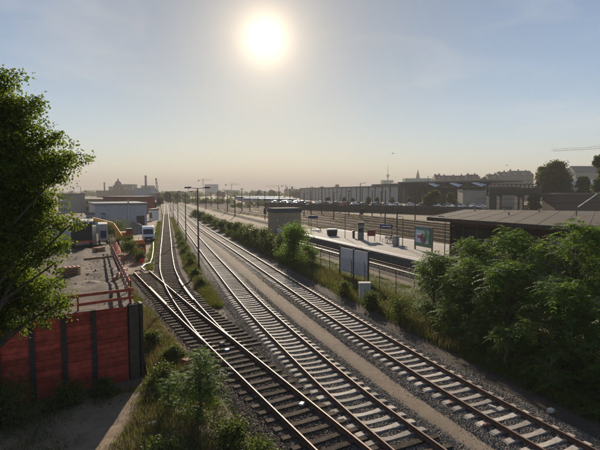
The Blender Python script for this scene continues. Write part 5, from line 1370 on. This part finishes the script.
def far_tree(label, px_, by, ty, wpx, dep, seed, m='leaf_far', n=260, per=30, group='background trees'):
    p = at(px_, by, dep); z0 = -.2; h = at(px_, ty, dep).z - z0; w = wpx * dep / F_PX / 2
    t = thing('tree', label, 'tree', (p.x, p.y, z0), 0, group); r = np.random.default_rng(seed); lobes = []
    for k in range(11):
        a = r.uniform(0, 6.28); zf = r.uniform(.3, .88); q = w * .62 * math.sqrt(max(.05, 1 - ((zf - .45) / .55) ** 2)) * r.uniform(.2, 1)
        lobes.append((q * math.cos(a), q * math.sin(a), h * zf, w * r.uniform(.24, .42)))
    lobes.append((0, 0, h * .8, w * .32)); lobes.append((0, 0, h * .5, w * .55))
    k_ = dep / 400.0
    leafy_crown('crown', t, lobes, n, per, .35 + .55 * k_, m, seed, spread=w * .10, shell=.3)
    trunk_limbs(t, p, h * .8, lobes, .12 + .012 * h, seed, 'bark')
    return t
far_tree('big round-crowned tree beside the dark steel footbridge', 556, 207, 157, 44, 160, 500, n=900)
far_tree('lower side tree leaning out from the big round-crowned tree', 539, 207, 163, 16, 162, 501)
far_tree('lower leafy tree between the big tree and the picture edge', 583, 205, 172, 24, 150, 502, n=400)
far_tree('tall tree cut off by the right edge of the picture', 602, 207, 144, 22, 118, 503, n=600)
far_tree('round green tree in front of the dark goods shed', 430.5, 212, 191, 19, 168, 504, n=420)
far_tree('small tree among the houses on the right skyline', 484, 200, 173.5, 11, 400, 505)
far_tree('small tree in front of the shed skylights', 451, 207, 191.5, 10, 185, 506)
far_tree('slim tree under the steel footbridge', 533, 207, 192, 15, 146, 507)
far_tree('bushy tree behind the roof between footbridge and picture edge', 569, 207, 190, 26, 148, 508)
for i, (px_, ty, w) in enumerate([(344, 196, 6), (353, 197, 5), (368, 196, 6), (377, 197, 5), (392, 196.5, 7), (328, 196.5, 6), (410, 197, 6)]):
    far_tree('young street tree before the pale warehouse hall, %s from its near end' % 'fourth fifth third second first sixth zeroth'.split()[i].replace('zeroth', 'just past and right'), px_, 206, ty, w, 215, 520 + i, n=90)
for i, (px_, ty, w, dep, lab) in enumerate([(168, 193, 12, 330, 'dark tree where the single track meets the skyline'), (177, 194, 13, 360, 'round tree behind the farthest lamp posts'), (186, 195, 12, 380, 'tree behind the lamp posts left of the slab tower'), (160, 198, 8, 260, 'small tree beside the leaning lattice mast'),
                                            (219, 190.8, 7, 620, 'tree at the right foot of the slab tower'), (223, 192, 6, 600, 'smaller tree right of the slab tower'), (259, 191, 8, 640, 'tree between the long low blocks'), (272, 190.5, 12, 620, 'broad tree behind the white trains'), (297, 191, 16, 560, 'broad tree at the left end of the pale hall'), (153, 200, 7, 180, 'small tree beside the white hut near the shed')]):
    far_tree(lab, px_, 196, ty, w, dep, 540 + i, n=160)
# far woods that read as one band
def wood(label, x0, x1, yt, dep, n, seed, jag=1.2):
    r = np.random.default_rng(seed); lobes = []
    for k in range(n):
        px_ = r.uniform(x0, x1); dd_ = dep * r.uniform(.9, 1.15); top = at(px_, yt + r.uniform(0, jag), dd_); rad = r.uniform(3.0, 6.0) * dep / 700
        lobes.append((top.x, top.y, max(rad * .6, top.z - rad), rad)); lobes.append((top.x, top.y, max(.5, (top.z - rad) * .4), rad * 1.1))
    o, _ = leafy_crown('distant_wood', None, lobes, n * 14, 16, 1.6 * dep / 700, 'leaf_far', seed, spread=1.3 * dep / 700, shell=.3)
    return tag(o, label, 'trees', kind='stuff')
wood('dark band of distant trees behind the tracks and blocks', 150, 300, 193.6, 720, 110, 600)
wood('band of distant trees behind the works and yard', -60, 160, 194.5, 800, 110, 601)
wood('far tree band behind the hall and sheds', 290, 700, 186, 950, 150, 602, jag=3)
wood('low scrub along the far end of the tracks', 165, 232, 199, 330, 50, 603)
wood('green scrub before the car park and trains', 232, 300, 203.0, 250, 40, 604, jag=1.5)

# 5. grass
def grass(name, label, pts_fn, n, h, m, seed, width=.012, lean=.5):
    r = np.random.default_rng(seed); P = pts_fn(r, n); n = len(P)
    H = r.uniform(*h, n) * r.uniform(.5, 1.1, n); a = r.uniform(0, 6.28, n); l = r.uniform(.1, lean, n)
    D = np.stack([np.cos(a) * l, np.sin(a) * l, np.ones(n)], 1); S = np.stack([-np.sin(a), np.cos(a), np.zeros(n)], 1) * (width * r.uniform(.6, 1.4, n))[:, None]
    tip = P + D * H[:, None] + np.stack([np.cos(a), np.sin(a), -np.ones(n) * .3], 1) * (l * H * .35)[:, None]; mid_ = P + D * (H * .55)[:, None]
    V = np.stack([P - S, P + S, mid_ + S * .7, tip, mid_ - S * .7], 1).reshape(-1, 3); i = np.arange(n)[:, None] * 5
    Q = np.concatenate([i + np.array([[0, 1, 2, 4]]), i + np.array([[4, 2, 3, 3]])])
    T = np.concatenate([i + np.array([[0, 1, 2]]), i + np.array([[0, 2, 4]]), i + np.array([[4, 2, 3]])])
    return tag(link(name, array_mesh(name, V, T, m)), label, 'grass', kind='stuff')
def tufts(r, P, k, s):
    """cluster: replace each point by k scattered near it"""
    Q = np.repeat(P, k, 0); Q[:, :2] += r.normal(0, s, (len(Q), 2)); return Q
def between(pl, pr, y0, y1, bias=1.6, thr=-.15, seed=1, k=14, s=.10):
    L, Rr = smooth_path(pl, .5), smooth_path(pr, .5)
    def f(r, n):
        n2 = int(n / k * 2.0); y = y0 + (y1 - y0) * r.random(n2) ** bias
        xl = np.interp(y, L[:, 1], L[:, 0]); xr = np.interp(y, Rr[:, 1], Rr[:, 0]); x = xl + (xr - xl) * r.random(n2)
        keep = (vnoise(x * .9, y * .6, seed) + r.normal(0, .25, n2)) > thr; x, y = x[keep], y[keep]
        P = np.stack([x, y, np.full(len(x), -.17)], 1)[: n // k]
        P = tufts(r, P, k, s); P[:, 2] = ground_z(P[:, 0], P[:, 1]) - .02
        return P
    return f
shift = lambda P, d: [(x + d, y) for x, y in P]
edge_main = [(4.6, 22), (3.6, 30), (2.6, 38.9), (2.0, 48), (1.85, 57), (1.8, 78), (1.7, 160)]
edge_t2 = [(3.6, 22.7), (3.55, 30), (3.2, 47), (2.5, 83), (1.9, 120), (1.3, 160)]
grass('dry_grass', 'dry yellowing grass on the strip between the single track and the paired tracks', between(edge_main, shift(edge_t2, .1), 34, 150, 1.3, -.1, 11, 16, .22), 76000, (.1, .38), 'grass_dry', 701, .014)
grass('green_grass', 'green weeds on the strip between the single track and the paired tracks', between(edge_main, edge_t2, 33, 150, 1.2, .0, 12, 16, .22), 80000, (.1, .42), 'grass_green', 702, .016)
edge_bank = [(-3.2, 10), (-2.2, 14), (-1.2, 18), (-1.0, 21), (-1.2, 24), (-3.2, 40), (-3.8, 48)]
edge_spur = [(4.2, 10), (2.95, 12.85), (1.4, 20.25), (-.8, 30.1), (-4.4, 48.3)]
grass('green_grass', 'tufts of green grass on the bank beside the siding', between(edge_bank, edge_spur, 10, 47, 1.5, .1, 13, 18, .15), 72000, (.05, .3), 'grass_green', 703, .011)
grass('dry_grass', 'dry grass tufts on the bank beside the siding', between(edge_bank, edge_spur, 10, 47, 1.3, -.1, 14, 14, .14), 56000, (.06, .38), 'grass_dry', 704, .008)
grass('green_grass', 'thin grass tufts scattered over the worn dirt below the wall', between([(-8, 10), (-8, 20)], [(-.5, 10), (-1.2, 20)], 10.5, 20, 1.0, .12, 15, 18, .16), 42000, (.05, .24), 'grass_green', 705, .011)
edge_c = [(15.4, 8), (14.9, 14), (14.2, 22), (13.9, 28.5), (13.4, 38), (12.6, 57), (11.4, 80), (11.0, 100)]
edge_f = [(19, 8), (18.0, 14), (17.6, 30), (16.6, 42), (15.6, 57), (14.4, 80), (13.5, 100)]
grass('green_grass', 'rank grass and weeds on the verge between the ballast and the fence', between(edge_c, edge_f, 12, 98, 1.3, -.6, 16, 16, .16), 90000, (.25, .75), 'grass_green', 706, .016)
grass('dry_grass', 'dry stalks on the verge between the ballast and the fence', between(edge_c, edge_f, 20, 95, 1.3, -.1, 17, 12, .16), 36000, (.3, .8), 'grass_dry', 707, .012)
grass('green_grass', 'short green turf beyond the fence beside the platform track', between([(x - 1.6, y) for x, y in VG], [(x + 1.5, y) for x, y in VG], 14, 88, 1.2, -.9, 18, 14, .2), 80000, (.08, .25), 'grass_green', 708, .022)
grass('green_grass', 'sparse weeds along the gravel path between the paired tracks', between([(x - 1.05, y) for x, y in mid[::20]], [(x - .55, y) for x, y in mid[::20]], 12, 110, 1.2, .45, 19, 14, .12), 9000, (.06, .25), 'grass_green', 711, .011)
grass('dry_grass', 'sparse dry weeds on the tree side of the gravel path', between([(x + .45, y) for x, y in mid[::20]], [(x + 1.05, y) for x, y in mid[::20]], 12, 110, 1.2, .4, 20, 14, .12), 9000, (.06, .28), 'grass_dry', 712, .010)
def yard_pts(r, n):
    k = 14; m_ = n // k; j = r.integers(0, 8, m_); y = r.uniform(56, 230, m_)
    x = np.array([38.8, 43.3, 47.9, 52.6, 57.5, 62.5, 67.6, 73.4])[j] + r.normal(0, .55, m_)
    x = x + np.interp(y, [22, 60, 140, 250], [2.5, -.5, -8, -22])
    P = tufts(r, np.stack([x, y, np.full(m_, -.18)], 1), k, .3); return P
grass('dry_grass', 'dry grass growing between the yard tracks behind the platform', yard_pts, 42000, (.2, .55), 'grass_dry', 709, .045)
def road_pts(r, n):
    k = 14; m_ = n // k; y = r.uniform(50, 130, m_); x = -1.95 + r.normal(0, .22, m_); return tufts(r, np.stack([x, y, np.full(m_, -.15)], 1), k, .15)
grass('green_grass', 'weeds along the pale duct beside the single track', road_pts, 14000, (.15, .5), 'grass_green', 710, .02)

# ---------------------------------------------------------------- litter
def slab(name, label, cat, loc, size, m, rz=0, tilt=(0, 0)):
    b = MB(); x, y, z = size
    b.box(-x / 2, x / 2, -y / 2, y / 2, 0, z, min(x, y) * .06); o = b.build(name, m); o.location = loc; o.rotation_euler = (tilt[0], tilt[1], rz)
    for i, v in enumerate(o.data.vertices): v.co += Vector((random.uniform(-.03, .03), random.uniform(-.03, .03), random.uniform(-.015, .015))) * min(1, x * 2)
    return tag(o, label, cat)
def gp(x, y, z=0.0):
    p = on_ground(x, y, z); p.z = z; return p
slab('broken_board', 'reddish brown broken board lying in the weeds near the wall corner', 'board', gp(175, 351, .15), (.5, .34, .1), 'cardboard', .4, (.25, .1))
slab('red_crate', 'dark red plastic crate half hidden behind the sapling', 'crate', gp(186, 364, .25), (.4, .34, .25), 'brick_litter', .7, (.1, .1))
slab('paper_sheet', 'crumpled white sheet caught on top of the sapling weeds', 'litter', gp(198, 361, .35), (.4, .26, .05), 'paper_white', .3, (.3, .2))
slab('paper_sheet', 'flat white scrap on the stones beside the siding rail', 'litter', gp(232, 373.5, .03), (.32, .2, .03), 'paper_white', -.2)
slab('paper_sheet', 'long pale scrap lying on the worn dirt', 'litter', gp(152, 423, .06), (.34, .14, .03), 'paper_white', .2)
slab('plastic_bag', 'small bright blue bag between the switch rails', 'litter', gp(227, 350.5, .04), (.22, .16, .08), 'plastic_blue', .5)
slab('plastic_bag', 'tiny blue scrap beside the outer siding rail', 'litter', gp(256, 397, .02), (.14, .1, .05), 'plastic_blue', .2)
slab('plastic_bag', 'pale scrap between the siding rails near the bottom', 'litter', gp(302, 404.5, .04), (.25, .18, .07), 'cabinet_grey', .9)
slab('concrete_chunk', 'pale chunk of concrete beside the siding above the blue bag', 'rubble', gp(222, 344, .05), (.25, .18, .1), 'concrete', .5)
slab('brick_piece', 'orange brick piece beside the sleepers left of the gravel path end', 'brick', gp(485, 425.5, .02), (.17, .1, .07), 'brick_litter', .4)
slab('brick_piece', 'orange brick piece beside the sleepers below the thicket', 'brick', gp(451, 403.5, .02), (.17, .1, .07), 'brick_litter', 1.0)
slab('white_bottle_scrap', 'white scrap standing between sleepers below the thicket', 'litter', gp(492.5, 407, .03), (.1, .3, .05), 'paper_white', .4)
slab('concrete_chunk', 'grey chunk on the ballast right of the far rail', 'rubble', gp(551, 411.5, .0), (.3, .2, .1), 'concrete', .3)

# ---------------------------------------------------------------- haze
hz = MB().box(-9000, 9000, -70, 12500, -1.4, 190).build('haze', 'concrete')
hm = bpy.data.materials.new('haze_air'); hm.use_nodes = True; hn = hm.node_tree.nodes; hn.clear()
ho = hn.new('ShaderNodeOutputMaterial'); hv = hn.new('ShaderNodeVolumePrincipled')
hv.inputs['Color'].default_value = (.61, .59, .575, 1); hv.inputs['Density'].default_value = 0.00046; hv.inputs['Anisotropy'].default_value = 0.0
hm.node_tree.links.new(hv.outputs[0], ho.inputs['Volume'])
hz.data.materials.clear(); hz.data.materials.append(hm)
tag(hz, 'pale summer haze over the whole railway land', 'haze', kind='stuff')
